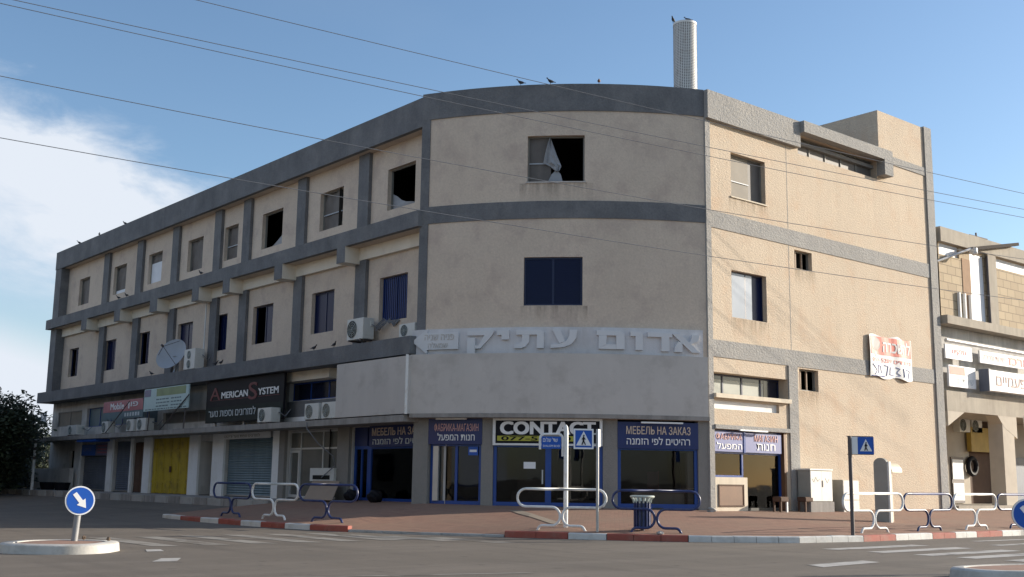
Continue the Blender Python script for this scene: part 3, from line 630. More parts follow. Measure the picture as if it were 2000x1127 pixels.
mb = MB(); mb.mbox(MR, 4.06, 4.085, 5.51, 12.24, -.01, .004); mb.build('wall_joint', 'side_grey', B)
# ---- dirt runs below sills and bands
def dirt(M, u0, u1, vt, h, m, d=.004, step=None):
    lo, hi = min(u0, u1), max(u0, u1); n = max(1, int((hi - lo) / step)) if step else 1; mb = MB()
    for i in range(n):
        a = lo + (hi - lo) * i / n; b = lo + (hi - lo) * (i + 1) / n; mb.quad(M(a, vt - h, d), M(b, vt - h, d), M(b, vt, d), M(a, vt, d))
    mb.build('dirt_run', m, B)
dirt(MF, 3.45, 5.65, 10.08, .75, 'dirt_run', step=.3); dirt(MF, 3.6, 5.6, 6.36, .6, 'dirt_run', step=.3)
dirt(MR, 1.1, 3.05, 10.0, .55, 'dirt_run_pale'); dirt(MR, 1.1, 2.95, 6.25, .7, 'dirt_run_pale'); dirt(MR, 4.35, 5.5, 8.19, .7, 'dirt_run_pale'); dirt(MR, 4.4, 5.6, 4.24, .8, 'dirt_run_pale')
# ---- upper windows
def window(M, u0, u1, v0, v1, kind, d=-.17, step=None, bot=.5):
    fw = {'blue': .055, 'strip': .05}.get(kind, .04)
    a, b = min(u0, u1), max(u0, u1); blue = kind in ('blue', 'blue_open', 'grille', 'strip', 'pale')
    mb = MB(); e = .004
    mb.mbox(M, a + e, b - e, v0 + e, v0 + fw, d - .04, d + .03, 0, step); mb.mbox(M, a + e, b - e, v1 - fw, v1 - e, d - .04, d + .03, 0, step)
    mb.mbox(M, a + e, a + fw, v0 + fw + .001, v1 - fw - .001, d - .04, d + .03); mb.mbox(M, b - fw, b - e, v0 + fw + .001, v1 - fw - .001, d - .04, d + .03)
    n = 0
    if kind in ('blue', 'blue_open', 'grille', 'pale'): n = 1
    if kind == 'strip': n = 3
    for k in range(n):
        c = a + (b - a) * (k + 1) / (n + 1); mb.mbox(M, c - .03, c + .03, v0 + fw + .001, v1 - fw - .001, d - .035, d + .025)
    w = mb.build('window', 'navy_frame' if blue else 'window_frame_grey', B)
    def pane(p0, p1, q0, q1, m, name='pane', dd=0., parent=w):
        mb = MB(); mb.mbox(M, p0, p1, q0, q1, d - .012 + dd, d + .004 + dd, 0, step); return mb.build(name, m, parent)
    A, Bq, V0, V1 = a + fw, b - fw, v0 + fw, v1 - fw; h = V1 - V0; wd = Bq - A
    if kind in ('blue', 'grille'):
        pane(A, Bq, V0, V1, 'pane_blue')
        if kind == 'grille':
            mb = MB()
            for k in range(14): mb.mbox(M, A + wd * (k + .5) / 14 - .008, A + wd * (k + .5) / 14 + .008, V0, V1, d + .05, d + .066)
            mb.build('grille', 'blue_frame', w)
    elif kind == 'blue_open':
        c = (A + Bq) / 2; pane(A, c, V0, V1, 'pane_blue')
    elif kind == 'pale':
        pane(A + wd * .27, Bq - 0, V0, V1, 'pane_blue', dd=-.02); pane(A, A + wd * .70, V0, V1, 'pane_grey', 'sliding_pane', dd=.02)
    elif kind == 'strip':
        pane(A, A + wd * .80, V0, V1 - h * .22, 'pane_green'); pane(A + wd * .8 + .02, Bq, V0, V1, 'pane_dark')
        pane(A, A + wd * .80, V1 - h * .215, V1, 'pane_dark')
    elif kind in ('sheet', 'sheet_bar', 'white_low', 'white_bit'):
        lo = V0
        if kind == 'white_low': lo = V0 + h * .72
        if kind == 'white_bit': lo = V0 + h * .14
        # slack plastic sheeting: a wavy grid
        mb = MB(); nu, nv = 12, 8; g = []
        for i in range(nu + 1):
            for j in range(nv + 1):
                x = A + wd * i / nu; v = lo + (V1 - lo) * j / nv
                g.append(M(x, v, d - .03 + .02 * math.sin(i * 1.1 + j * .5 + a) + .012 * math.sin(j * 1.7 + i * .3)))
        mb.add(g, [(i * (nv + 1) + j, (i + 1) * (nv + 1) + j, (i + 1) * (nv + 1) + j + 1, i * (nv + 1) + j + 1) for i in range(nu) for j in range(nv)])
        mb.build('plastic_sheet', 'plastic_sheet', w, smooth=True)
        if kind in ('white_low', 'white_bit'): pane(A, Bq, V0, lo - .01, 'white_sheet', 'white_panel')
        if kind == 'sheet_bar':
            mb = MB(); mb.mbox(M, A, Bq, V0 + h * .40, V0 + h * .43, d + .005, d + .03); mb.build('bar', 'dish_grey', w)
    elif kind == 'torn':
        mb = MB(); z = d - .02
        P = [(0, 0), (1, 0), (.8, .07), (.55, .12), (.35, .2), (.15, .34), (0, .42)] if bot > 0 else [(0, 0), (1, 0), (1, .34), (.82, .26), (.6, .13), (.4, .05), (.2, .01)]
        P = [(1 - x if M is ML else x, y) for x, y in P]
        P = [M(A + wd * x, V0 + h * y, z + .03 * math.sin(5 * x)) for x, y in P]; Q = [q + (M(A, V0, 0.01) - M(A, V0, 0)) for q in P]; k = len(P)
        mb.add(P + Q, [tuple(range(k))[::-1], tuple(range(k, 2 * k))] + [(i, (i + 1) % k, k + (i + 1) % k, k + i) for i in range(k)]); mb.build('torn_sheet', 'torn_sheet', w)
    return w, (A, Bq, V0, V1)
KT = ['sheet', 'white_bit', 'white_low', 'sheet', 'sheet_bar', 'torn', 'sheet_bar', 'torn']
for i, (a, b) in enumerate(L_TOP): window(ML, a, b, 10.0, 11.4, KT[i], bot=(-1 if i == 5 else 1))
KM = ['blue_open', 'blue', 'blue_open', 'blue', 'blue', 'blue_open', 'blue', 'grille']
for i, (a, b) in enumerate(L_MID): window(ML, a, b, 6.31, 7.78, KM[i])
# front, top floor: broken opening with sheeting hanging out of it
w, (A, Bq, V0, V1) = window(MF, 3.70, 5.42, 10.12, 11.55, 'hole', d=-.16, step=.3)
mb = MB(); mb.mbox(MF, 4.72, Bq, V0, V1, -.2, -.18, 0, .3); mb.build('plastic_sheet', 'plastic_sheet', w)
mb = MB(); mb.mbox(MF, 4.72, Bq, V0 + .54, V0 + .58, -.178, -.15, 0, .3); mb.build('bar', 'dish_grey', w)
mb = MB(); g = []
prof = [(1.0, 4.76, 4.74), (.85, 4.82, 4.66), (.6, 4.90, 4.54), (.42, 4.95, 4.44), (.33, 4.72, 4.40), (.22, 4.58, 4.46)]
for i, (t, ua, ub) in enumerate(prof):
    for j in range(5):
        u = ua + (ub - ua) * j / 4; g.append(MF(u, V0 + (V1 - V0) * t, -.10 + .05 * math.sin(j * 2.2 + i)))
mb.add(g, [(i * 5 + j, i * 5 + j + 1, i * 5 + j + 6, i * 5 + j + 5) for i in range(5) for j in range(4)])
mb.add([MF(4.80, V0, -.13), MF(4.36, V0, -.12), MF(4.42, V0 + .22, -.14), MF(4.55, V0 + .36, -.15), MF(4.70, V0 + .22, -.14)], [(0, 1, 2, 3, 4)])
mb.build('torn_sheet', 'torn_sheet', w)
mb = MB(); mb.mbox(MF, 3.66, 5.46, 10.08, 10.12, -.2, .03, 0, .3); mb.build('sill', 'panel_grey', w)
w, _ = window(MF, 3.75, 5.49, 6.37, 7.82, 'blue', d=-.10, step=.3)
mb = MB()
for k in range(26): mb.mbox(MF, 3.82, 5.42, 6.44 + k * .052, 6.455 + k * .052, -.09, -.075, 0, .4)
mb.build('slats', 'pane_blue', w)
# sunlit side
w, (A, Bq, V0, V1) = window(MR, 1.23, 2.94, 10.04, 11.45, 'hole', d=-.19)
mb = MB(); mb.mbox(MR, A, A + 1.02, V0, V1, -.20, -.185); mb.build('tan_sheet', 'tan_sheet', w)
mb = MB(); mb.mbox(MR, A + 1.02, Bq, V0, V1, -.215, -.205); mb.build('plastic_sheet', 'plastic_sheet', w)
mb = MB(); mb.mbox(MR, A, A + 1.02, V0 + .5, V0 + .53, -.184, -.16); mb.build('bar', 'dish_grey', w)
mb = MB(); mb.mbox(MR, 1.19, 2.98, 10.0, 10.04, -.2, .04); mb.build('sill', 'cream_wall', w)
window(MR, 1.16, 2.87, 6.26, 7.72, 'pale', d=-.19)
for a, b, v0, v1 in ((4.37, 5.32, 8.2, 8.81), (4.45, 5.47, 4.25, 4.94)):
    w, (A, Bq, V0, V1) = window(MR, a, b, v0, v1, 'hole', d=-.17)
    mb = MB(); mb.mbox(MR, A + .18, A + .24, V0, V1, -.2, -.14); mb.mbox(MR, A + .55, A + .60, V0, V1, -.21, -.16); mb.build('sash', 'tan_board', w)
    mb = MB(); mb.mbox(MR, A, A + .17, V0, V1, -.19, -.18); mb.build('red_curtain', 'cloth_red', w)
window(MR, .17, 3.83, 3.91, 4.54, 'strip', d=-.38)
# ribbon window under the hood
mb = MB(); mb.mbox(MR, 4.73, 9.39, 12.10, 12.14, -.30, -.22); mb.mbox(MR, 4.73, 9.39, 12.72, 12.755, -.30, -.22)
for k in range(6): mb.mbox(MR, 4.74 + k * .92, 4.78 + k * .92, 12.141, 12.719, -.295, -.225)
w = mb.build('window', 'window_frame_grey', B)
for k in range(5): mb = MB(); mb.mbox(MR, 4.785 + k * .92, 4.735 + (k + 1) * .92, 12.142, 12.718, -.265, -.255); mb.build('pane', 'plastic_sheet', w)

# ---- mezzanine and shops along the side street
mez = [(14.85, 9.9, 3.99, 4.64, .25), (35.2, 26.5, 3.62, 4.55, .2), (25.9, 20.9, 3.5, 3.98, .2), (39.4, 35.9, 3.75, 4.5, .1)]
gnd = [(35.5, 31.9, .45, 2.22, .25), (31.25, 29.09, .45, 2.85, .25), (28.9, 27.57, .45, 2.78, .12), (26.78, 22.9, .45, 2.90, .12), (21.98, 20.72, .45, 2.69, .9), (19.69, 15.73, .45, 2.77, .2), (14.79, 11.22, .45, 2.93, .2), (10.46, 6.1, .45, 2.94, .2), (37.19, 35.94, 1.63, 2.51, .15)]
wall('shop_wall', ML, 5.3, 40.3, 3.15, 4.992, mez, .2, ['shop_wall'], B)
wall('shop_wall', ML, 5.3, 40.3, .2, 2.965, gnd, .2, ['shop_wall'], B)
mb = MB(); mb.mbox(ML, 11.65, 14.62, 4.66, 4.985, .0, .28); mb.build('beam', 'pale_beam', B)
mb = MB(); mb.mbox(ML, 9.9, 14.84, 3.22, 3.96, .0, .06); mb.build('parapet_panel', 'grey_paint', B)
mb = MB(); mb.mbox(ML, 9.9, 14.84, 3.16, 3.40, .062, .16); mb.build('parapet_panel', 'white_wall', B)
def simple_window(M, a, b, v0, v1, d, n, fm, pm):
    lo, hi = min(a, b), max(a, b); mb = MB()
    mb.mbox(M, lo, hi, v0, v0 + .05, d - .03, d + .03); mb.mbox(M, lo, hi, v1 - .05, v1, d - .03, d + .03)
    for k in range(n + 1):
        c = lo + .025 + (hi - lo - .05) * k / n; mb.mbox(M, c - .025, c + .025, v0 + .051, v1 - .051, d - .028, d + .028)
    w = mb.build('window', fm, B)
    mb = MB(); mb.mbox(M, lo + .02, hi - .02, v0 + .05, v1 - .05, d - .01, d + .005); mb.build('pane', pm, w); return w
simple_window(ML, 14.85, 9.9, 3.99, 4.64, -.2, 4, 'blue_frame', 'pane_dark')
simple_window(ML, 35.2, 26.5, 3.62, 4.55, -.15, 6, 'blue_frame', 'teal_sign')
simple_window(ML, 25.9, 20.9, 3.5, 3.98, -.15, 3, 'window_frame_grey', 'plastic_sheet')
simple_window(ML, 39.4, 35.9, 3.75, 4.5, -.06, 2, 'window_frame_grey', 'tan_sheet')
for a, b, m in ((20.68, 19.69, 'white_wall'), (15.73, 15.2, 'white_wall'), (22.85, 21.98, 'white_wall'), (27.57, 26.81, 'white_wall'), (29.09, 28.92, 'white_wall'), (31.9, 31.27, 'white_wall'), (36.3, 35.52, 'white_wall')):
    mb = MB(); mb.mbox(ML, a, b - 0, .3, 2.958, .0, .09); mb.build('pillar', m, B)
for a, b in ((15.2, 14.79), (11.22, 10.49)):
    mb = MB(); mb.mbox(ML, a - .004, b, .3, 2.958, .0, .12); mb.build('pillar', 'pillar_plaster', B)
def shutter(a, b, v0, v1, d, m, pitch=.09, parent=B):
    mb = MB(); n = int((v1 - v0) / pitch); lo, hi = min(a, b), max(a, b)
    for k in range(n):
        z = v0 + (v1 - v0) * k / n; z2 = v0 + (v1 - v0) * (k + 1) / n; zm = z + (z2 - z) * .55
        P = [ML(lo, z, d), ML(hi, z, d), ML(hi, zm, d + .022), ML(lo, zm, d + .022), ML(hi, z2, d + .002), ML(lo, z2, d + .002)]
        mb.add(P, [(0, 1, 2, 3), (3, 2, 4, 5)])
    o = mb.build('roller_shutter', m, parent)
    mb = MB(); mb.mbox(ML, lo, hi, v0 - .03, v0 + .04, d - .01, d + .035); mb.build('bottom_rail', 'metal_grey', o); return o
shutter(19.66, 15.76, .58, 2.76, -.13, 'shutter_blue')
shutter(35.45, 31.95, .58, 2.2, -.15, 'shutter_grey')
shutter(31.2, 29.12, .58, 2.84, -.15, 'shutter_grey')
mb = MB(); n = 10
for k in range(n):
    a = 22.92 + 3.84 * k / n; b = 22.92 + 3.84 * (k + 1) / n
    mb.mbox(ML, a + .006, b - .006, .56, 2.89, -.1, -.05 + (.012 if k % 2 else 0))
mb.mbox(ML, 22.92, 26.76, 1.0, 1.1, -.05, -.02); mb.mbox(ML, 22.92, 26.76, 2.3, 2.4, -.05, -.02)
o = mb.build('gate', 'yellow_paint', B, bevel=0)
mb = MB(); mb.mbox(ML, 24.75, 24.9, 1.45, 1.7, -.03, .01); mb.build('latch', 'rust_brown', o)
mb = MB(); mb.mbox(ML, 27.6, 28.87, .56, 2.76, -.11, -.07); mb.mbox(ML, 28.2, 28.24, .56, 2.76, -.07, -.055); mb.build('door', 'rust_brown', B)
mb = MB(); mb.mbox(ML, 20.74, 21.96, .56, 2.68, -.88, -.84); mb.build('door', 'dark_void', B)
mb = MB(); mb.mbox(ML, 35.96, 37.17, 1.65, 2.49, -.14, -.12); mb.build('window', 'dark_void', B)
mb = MB(); mb.mbox(ML, 35.75, 42.3, .3, 1.6, .25, .45); mb.build('low_wall', 'shop_wall', B)
# glazed aluminium shop front
mb = MB()
for a in (11.25, 12.45, 13.96, 14.72): mb.mbox(ML, a, a + .055, .58, 2.92, -.15, -.09)
mb.mbox(ML, 11.3, 14.77, 2.86, 2.919, -.149, -.091); mb.mbox(ML, 11.3, 14.77, 2.27, 2.33, -.148, -.092); mb.mbox(ML, 11.3, 13.96, .58, .66, -.147, -.093)
sf = mb.build('shopfront', 'alu_frame', B)
mb = MB(); mb.mbox(ML, 11.3, 14.72, .6, 2.9, -.125, -.118); mb.build('glass', 'dusty_reflection_pane', sf)
mb = MB()
mb.mbox(ML, 14.02, 14.72, 2.16, 2.25, -.16, -.06); mb.mbox(ML, 14.02, 14.72, .6, .7, -.16, -.06); mb.mbox(ML, 14.02, 14.10, .701, 2.159, -.16, -.06); mb.mbox(ML, 14.64, 14.72, .701, 2.159, -.16, -.06)
mb.build('door', 'alu_frame', sf)
mb = MB(); mb.mbox(ML, 11.25, 14.75, .57, 2.9, -1.9, -1.85); mb.build('curtain', 'tan_sheet', sf)

# blue glazed shop fronts on the curve and beside it
def shopfront(M, a, b, v0, v1, d, mull, step=.3, bars=()):
    lo, hi = min(a, b), max(a, b); mb = MB(); t = .10
    mb.mbox(M, lo + .003, hi - .003, v0, v0 + .13, d - .04, d + .04, 0, step); mb.mbox(M, lo + .003, hi - .003, v1 - .1, v1, d - .04, d + .04, 0, step)
    mb.mbox(M, lo + .003, lo + t, v0 + .131, v1 - .101, d - .04, d + .04); mb.mbox(M, hi - t, hi - .003, v0 + .131, v1 - .101, d - .04, d + .04)
    for c, wv in mull: mb.mbox(M, c - wv / 2, c + wv / 2, v0 + .131, v1 - .101, d - .038, d + .038)
    o = mb.build('shopfront', 'blue_frame', B)
    mb = MB(); mb.mbox(M, lo + t, hi - t, v0 + .13, v1 - .1, d - .006, d, 0, step); mb.build('glass', 'shop_glass', o)
    return o
shopfront(MF, .34, 2.73, .55, 2.30, -.10, [])
s3 = shopfront(MF, 3.15, 6.34, .55, 2.34, -.10, [(4.72, .17)])
mb = MB(); mb.mbox(MF, 4.86, 4.90, 1.2, 1.6, -.06, .0); mb.build('handle', 'metal_grey', s3)
mb = MB(); mb.mbox(MF, 5.09, 5.44, 1.63, 1.82, -.094, -.088, 0, .3); mb.build('paper_notice', 'sign_white', s3)
s2 = shopfront(MF, 6.69, 8.34, .55, 2.36, -.16, [(7.5, .08)])
mb = MB(); mb.mbox(MF, 8.05, 8.22, .68, 2.26, -.15, -.05); mb.build('shutter_rail', 'metal_grey', s2)
mb = MB(); mb.mbox(MF, 6.82, 7.12, 2.0, 2.25, -.115, -.11); mb.build('sticker', 'traffic_blue', s2)
mb = MB(); mb.mbox(MF, 6.86, 7.08, 2.09, 2.16, -.109, -.105); mb.build('sticker_print', 'sign_white', s2)
s1 = shopfront(ML, 10.44, 6.12, .55, 2.33, -.12, [(9.55, .22), (10.0, .06)])
mb = MB(); mb.mbox(ML, 9.66, 10.42, 2.331, 2.94, -.12, -.06); mb.build('transom_panel', 'blue_sign', s1)
# side street shop on the sunlit wall
mb = MB()
for u in (.14, 1.62, 3.46): mb.mbox(MR, u, u + .07, .48, 2.85, -.2, -.12)
mb.mbox(MR, .21, 3.46, 2.16, 2.22, -.199, -.121); mb.mbox(MR, .21, 1.62, 1.47, 1.53, -.199, -.121); mb.mbox(MR, .211, 3.459, 2.78, 2.849, -.198, -.122)
s5 = mb.build('shopfront', 'blue_frame', B)
mb = MB(); mb.mbox(MR, .2, 1.63, 1.5, 2.2, -.165, -.158); mb.mbox(MR, 1.68, 3.47, .5, 2.2, -.165, -.158); mb.build('glass', 'shop_glass', s5)
mb = MB(); mb.mbox(MR, .25, 1.1, 1.52, 1.98, -.5, -.48); mb.build('curtain', 'white_sheet', s5)
mb = MB(); mb.mbox(MR, 1.72, 3.42, .62, 2.16, -.19, -.17); mb.build('reflection_screen', 'pane_green', s5)  # opaque sheet behind the glass, coloured like the lit things reflected in it
mb = MB(); mb.mbox(MR, 1.15, 1.58, 1.54, 2.14, -.21, -.19); mb.build('blind', 'pane_green', s5)
mb = MB(); mb.mbox(MR, .06, 1.69, .3, 1.47, -.1, .03); wb = mb.build('wall_box', 'cream_wall', B)
mb = MB(); mb.mbox(MR, .38, 1.46, .66, 1.22, .031, .045); mb.build('hatch', 'brown_wood', wb)
mb = MB()
for a, b, c, e in ((.36, 1.48, 1.22, 1.26), (.36, 1.48, .62, .66), (.34, .38, .62, 1.26), (1.46, 1.5, .62, 1.26)): mb.mbox(MR, a, b, c, e, .03, .06)
mb.build('hatch_frame', 'rust_brown', wb)
mb = MB(); mb.mbox(MR, 3.53, 3.63, .3, 2.85, -.12, .02); mb.build('door_post', 'brown_wood', s5)

# ------------------------------------------------------------------ shop signs (boards with lettering)
def sign(name, M, u0, u1, v0, v1, d0, d1, m, label, cat='sign', step=None, group='shop signs'):
    t = thing(name, label, cat, M((u0 + u1) / 2, v0, d1), group)
    mb = MB(); mb.mbox(M, u0, u1, v0, v1, d0, d1, 0, step); o = mb.build('board', m, t); o.matrix_parent_inverse = Matrix.Translation(-t.location); return t
def under(t, o):
    if isinstance(o, list): return [under(t, q) for q in o]
    o.parent = t; o.matrix_parent_inverse = Matrix.Translation(-t.location); return o
s = sign('shop_sign', MF, .34, 2.73, 2.24, 3.0, -.09, .02, 'blue_sign', 'blue furniture shop sign over the shop window right of the round litter bin pillar', step=.3)
s['label'] = 'dark blue sign over the right-hand window of the curved front, in Russian and Hebrew'
under(s, text('МЕБЕЛЬ НА ЗАКАЗ', MF, 2.48, .58, 2.645, 2.88, .02, .028, 'letter_cream', None, bold=.012))
under(s, text('רהיטים לפי הזמנה', MF, 2.47, .60, 2.35, 2.575, .02, .028, 'sign_white', None, bold=.006))
s = sign('shop_sign', MF, 6.67, 8.36, 2.31, 3.06, -.14, .02, 'blue_sign', 'dark blue sign over the shop entrance left of the big black sign, reading factory shop', step=.3)
under(s, text('ФАБРИКА-МАГАЗИН', MF, 8.17, 6.78, 2.68, 2.92, .02, .028, 'letter_pink', None, bold=.006))
under(s, text('חנות המפעל', MF, 8.06, 6.89, 2.42, 2.64, .02, .028, 'sign_white', None, bold=.008))
s = sign('shop_sign', MF, 3.17, 6.33, 2.29, 3.06, -.05, .06, 'black_board', 'black sign with white frame, big white capitals and a yellow phone number strip', step=.3)
mb = MB()
for a, b, c, e in ((3.17, 6.33, 3.0, 3.062), (3.17, 6.33, 2.288, 2.345)): mb.mbox(MF, a, b, c, e, .061, .09, 0, .3)
for a in (3.17, 6.25): mb.mbox(MF, a, a + .08, 2.346, 2.999, .061, .09)
under(s, mb.build('frame', 'white_paint', None))
under(s, text('CONTACT', MF, 6.12, 3.36, 2.60, 2.975, .06, .072, 'sign_white', None, bold=.045))
mb = MB(); mb.mbox(MF, 3.42, 6.2, 2.415, 2.56, .061, .068, 0, .3); under(s, mb.build('phone_strip', 'yellow_sign', None))
under(s, text('077-5491014', MF, 6.08, 3.6, 2.43, 2.545, .068, .074, 'black_board', None, bold=.02))
s = sign('shop_sign', ML, 9.42, 6.1, 2.29, 2.955, -.08, .03, 'blue_sign', 'dark blue shop sign under the canopy just left of the pillar at the bend')
under(s, text('МЕБЕЛЬ НА ЗАКАЗ', ML, 9.25, 6.2, 2.64, 2.89, .03, .038, 'letter_cream', None, bold=.012))
under(s, text('רהיטים לפי הזמנה', ML, 9.2, 6.2, 2.36, 2.575, .03, .038, 'letter_grey', None, bold=.006))
s = sign('shop_sign', MR, .2, 3.46, 2.215, 2.80, -.115, -.02, 'blue_sign_light', 'faded blue two-panel sign above the sunlit shop window round the corner')
mb = MB(); mb.mbox(MR, 1.60, 1.68, 2.2, 2.82, -.02, .0); under(s, mb.build('divider', 'blue_frame', None))
under(s, text([('ФАБРИКА', .34, 1.53, 2.56, 2.75), ('МАГАЗИН', 2.12, 3.25, 2.55, 2.75)], MR, 0, 0, 0, 0, -.02, -.012, 'letter_pink', None, bold=.008))
under(s, text([('המפעל', .36, 1.52, 2.29, 2.49), ('חנות', 2.23, 3.13, 2.29, 2.49)], MR, 0, 0, 0, 0, -.02, -.012, 'sign_white', None, bold=.012))

# side street signs
s = sign('shop_sign', ML, 20.3, 14.08, 3.34, 4.965, .56, .64, 'black_board', 'big black sign on the side street ledge with white Latin and Hebrew lettering')
mb = MB(); mb.mbox(ML, 20.28, 14.1, 3.36, 3.94, .641, .65); under(s, mb.build('lower_panel', 'black_board_low', None))
under(s, text([('MERICAN', 18.98, 16.8, 4.25, 4.50), ('YSTEM', 16.0, 14.45, 4.25, 4.50)], ML, 0, 0, 0, 0, .64, .65, 'sign_white', None, bold=.022))
under(s, text([('A', 19.97, 19.07, 4.21, 4.69), ('S', 16.75, 16.05, 4.11, 4.75)], ML, 0, 0, 0, 0, .64, .652, 'dark_red', None, bold=.01))
under(s, text('למזרונים וספות נוער', ML, 20.0, 16.1, 3.56, 3.86, .65, .658, 'letter_grey', None, bold=.004))
mb = MB(); mb.mbox(ML, 16.8, 19.9, 4.19, 4.205, .641, .65); mb.mbox(ML, 14.4, 16.0, 4.19, 4.205, .641, .65); under(s, mb.build('underline', 'dark_red', None))
for a in (19.6, 17.2, 14.8):
    mb = MB(); mb.mbox(ML, a, a + .06, 3.2, 4.9, .48, .555); under(s, mb.build('support_post', 'metal_grey', None))
s = sign('shop_sign', ML, 25.7, 21.25, 3.99, 4.93, .92, .98, 'green_sign', 'pale green sign with olive heading and rows of small text under the grey band')
mb = MB(); mb.mbox(ML, 24.4, 21.5, 4.58, 4.90, .981, .986); under(s, mb.build('heading_panel', 'green_head', None))
mb = MB(); mb.mbox(ML, 25.66, 25.0, 4.60, 4.90, .981, .986); under(s, mb.build('blue_panel', 'purple_sign', None))
mb = MB()
for k in range(3):
    for c0, c1 in ((24.4, 23.3), (22.9, 21.9)):
        z = 4.42 - k * .14; x = c0
        while x > c1: w_ = random.uniform(.12, .3); mb.mbox(ML, x, x - w_, z, z + .05, .981, .985); x -= w_ + .06
x = 25.5
while x > 21.6: w_ = random.uniform(.1, .3); mb.mbox(ML, x, x - w_, 4.03, 4.07, .981, .985); x -= w_ + .08
under(s, mb.build('small_print', 'teal_sign', None))
for a in (25.2, 21.6): mb = MB(); mb.tube([ML(a, 3.17, .95), ML(a, 4.2, .9)], .03); under(s, mb.build('support_post', 'post_dark', None))
s = sign('shop_sign', ML, 30.8, 26.15, 3.80, 4.62, .76, .82, 'teal_sign', 'red and teal sign with white letters left of the pale green sign')
mb = MB(); mb.mbox(ML, 30.78, 26.17, 4.12, 4.61, .821, .828); under(s, mb.build('red_panel', 'pink_sign', None))
under(s, text([('Mobile', 29.9, 28.3, 4.22, 4.52), ('פון', 27.9, 26.7, 4.22, 4.50)], ML, 0, 0, 0, 0, .828, .836, 'sign_white', None, bold=.02))
mb = MB()
for k in range(6): mb.mbox(ML, 28.2 - k * .3, 28.02 - k * .3, 3.88, 4.04, .821, .828)
under(s, mb.build('small_print', 'letter_grey', None))
for a in (30.3, 26.6): mb = MB(); mb.tube([ML(a, 3.17, .78), ML(a, 4.2, .75)], .03); under(s, mb.build('support_post', 'post_dark', None))
s = sign('shop_sign', ML, 20.2, 15.9, 2.72, 2.945, .10, .22, 'sign_white', 'narrow dirty white name board over the blue-grey roller shutter')
under(s, text('למזרונים ספות נוער וריהוט', ML, 19.4, 16.5, 2.77, 2.89, .22, .226, 'cabinet_grey', None))
s = sign('shop_sign', ML, 35.35, 33.5, 2.23, 2.75, .02, .08, 'traffic_blue', 'small blue board above the far grey roller shutter')
under(s, text('בזק', ML, 34.9, 34.0, 2.4, 2.6, .08, .086, 'blue_sign_light', None))
s = sign('shop_sign', ML, 33.45, 31.75, 2.23, 2.80, .02, .08, 'purple_sign', 'small mauve board beside the blue one over the far roller shutter')
mb = MB()
for k in range(3): mb.mbox(ML, 33.2, 32.0, 2.34 + k * .15, 2.39 + k * .15, .081, .086)
under(s, mb.build('small_print', 'pink_sign', None))
s = sign('shop_sign', ML, 33.5, 30.95, 2.84, 2.957, .35, 1.0, 'traffic_blue', 'little blue tilted awning board under the ledge by the far shutters')
s = sign('shop_sign', ML, 40.1, 39.4, 3.93, 4.5, .6, .68, 'sign_white', 'small white upright plate standing for a gleam of sky at the far end of the side street wall')  # white plate stands for sky gleaming through the gap by the wall end
# estate agent's banner on the sunlit wall
t = thing('banner', 'white and red to-let banner hanging on the sunlit side wall', 'banner', MR(9.7, 5.0, .06))
mb = MB(); g = []; NU, NV = 18, 12
def MBn(u, v, d=0.): return MR(u, v, .07 + .03 * math.sin(u * 3.1 + v * 1.3) + .02 * math.sin(u * 7 + v * 2) + d)
for i in range(NU + 1):
    for j in range(NV + 1):
        u = 8.36 + 2.70 * i / NU; v = 4.97 + 1.44 * j / NV + (.05 * math.sin(i * .7) if j in (0, NV) else 0); g.append((u, v))
F_ = [(i * (NV + 1) + j, (i + 1) * (NV + 1) + j, (i + 1) * (NV + 1) + j + 1, i * (NV + 1) + j + 1) for i in range(NU) for j in range(NV)]
mb.add([MBn(u, v, 0) for u, v in g], F_); under(t, mb.build('cloth', 'banner_white', None, smooth=True))
mb = MB(); mb.mbox(MBn, 8.42, 11.02, 5.76, 6.38, .004, .008, 0, .15); under(t, mb.build('red_panel', 'pale_red', None))
under(t, text('להשכרה', MBn, 9.2, 10.95, 5.86, 6.30, .009, .013, 'banner_white', None, bold=.03))
under(t, text([('משרדים 050-5289', 8.5, 10.95, 5.50, 5.64)], MBn, 0, 0, 0, 0, .004, .008, 'pale_red', None))
mb = MB()
for st in [[(8.5, 5.40), (8.75, 5.2), (8.62, 5.05)], [(8.9, 5.38), (8.85, 5.1), (9.1, 5.12), (9.05, 5.36), (8.9, 5.38)], [(9.3, 5.40), (9.5, 5.38), (9.4, 5.05)], [(9.65, 5.36), (9.6, 5.1), (9.85, 5.08)], [(10.0, 5.38), (10.2, 5.34), (10.05, 5.2), (10.25, 5.1), (10.0, 5.06)], [(10.4, 5.36), (10.45, 5.06)], [(10.6, 5.33), (10.85, 5.3), (10.72, 5.04)], [(8.45, 5.0), (9.3, 5.02)]]:
    mb.tube([MBn(u, v, .008) for u, v in st], .012, 6)
under(t, mb.build('handwriting', 'pen_blue', None))
mb = MB(); P = [MBn(8.78 + .30 * math.cos(a * math.pi / 10), 6.12 + .24 * math.sin(a * math.pi / 10), .01) for a in range(20)]; mb.add(P, [tuple(range(20))]); under(t, mb.build('balloon', 'panel_grey', None))
mb = MB(); mb.mbox(MBn, 8.70, 8.86, 5.68, 5.86, .009, .012); under(t, mb.build('balloon_basket', 'cabinet_grey', None))

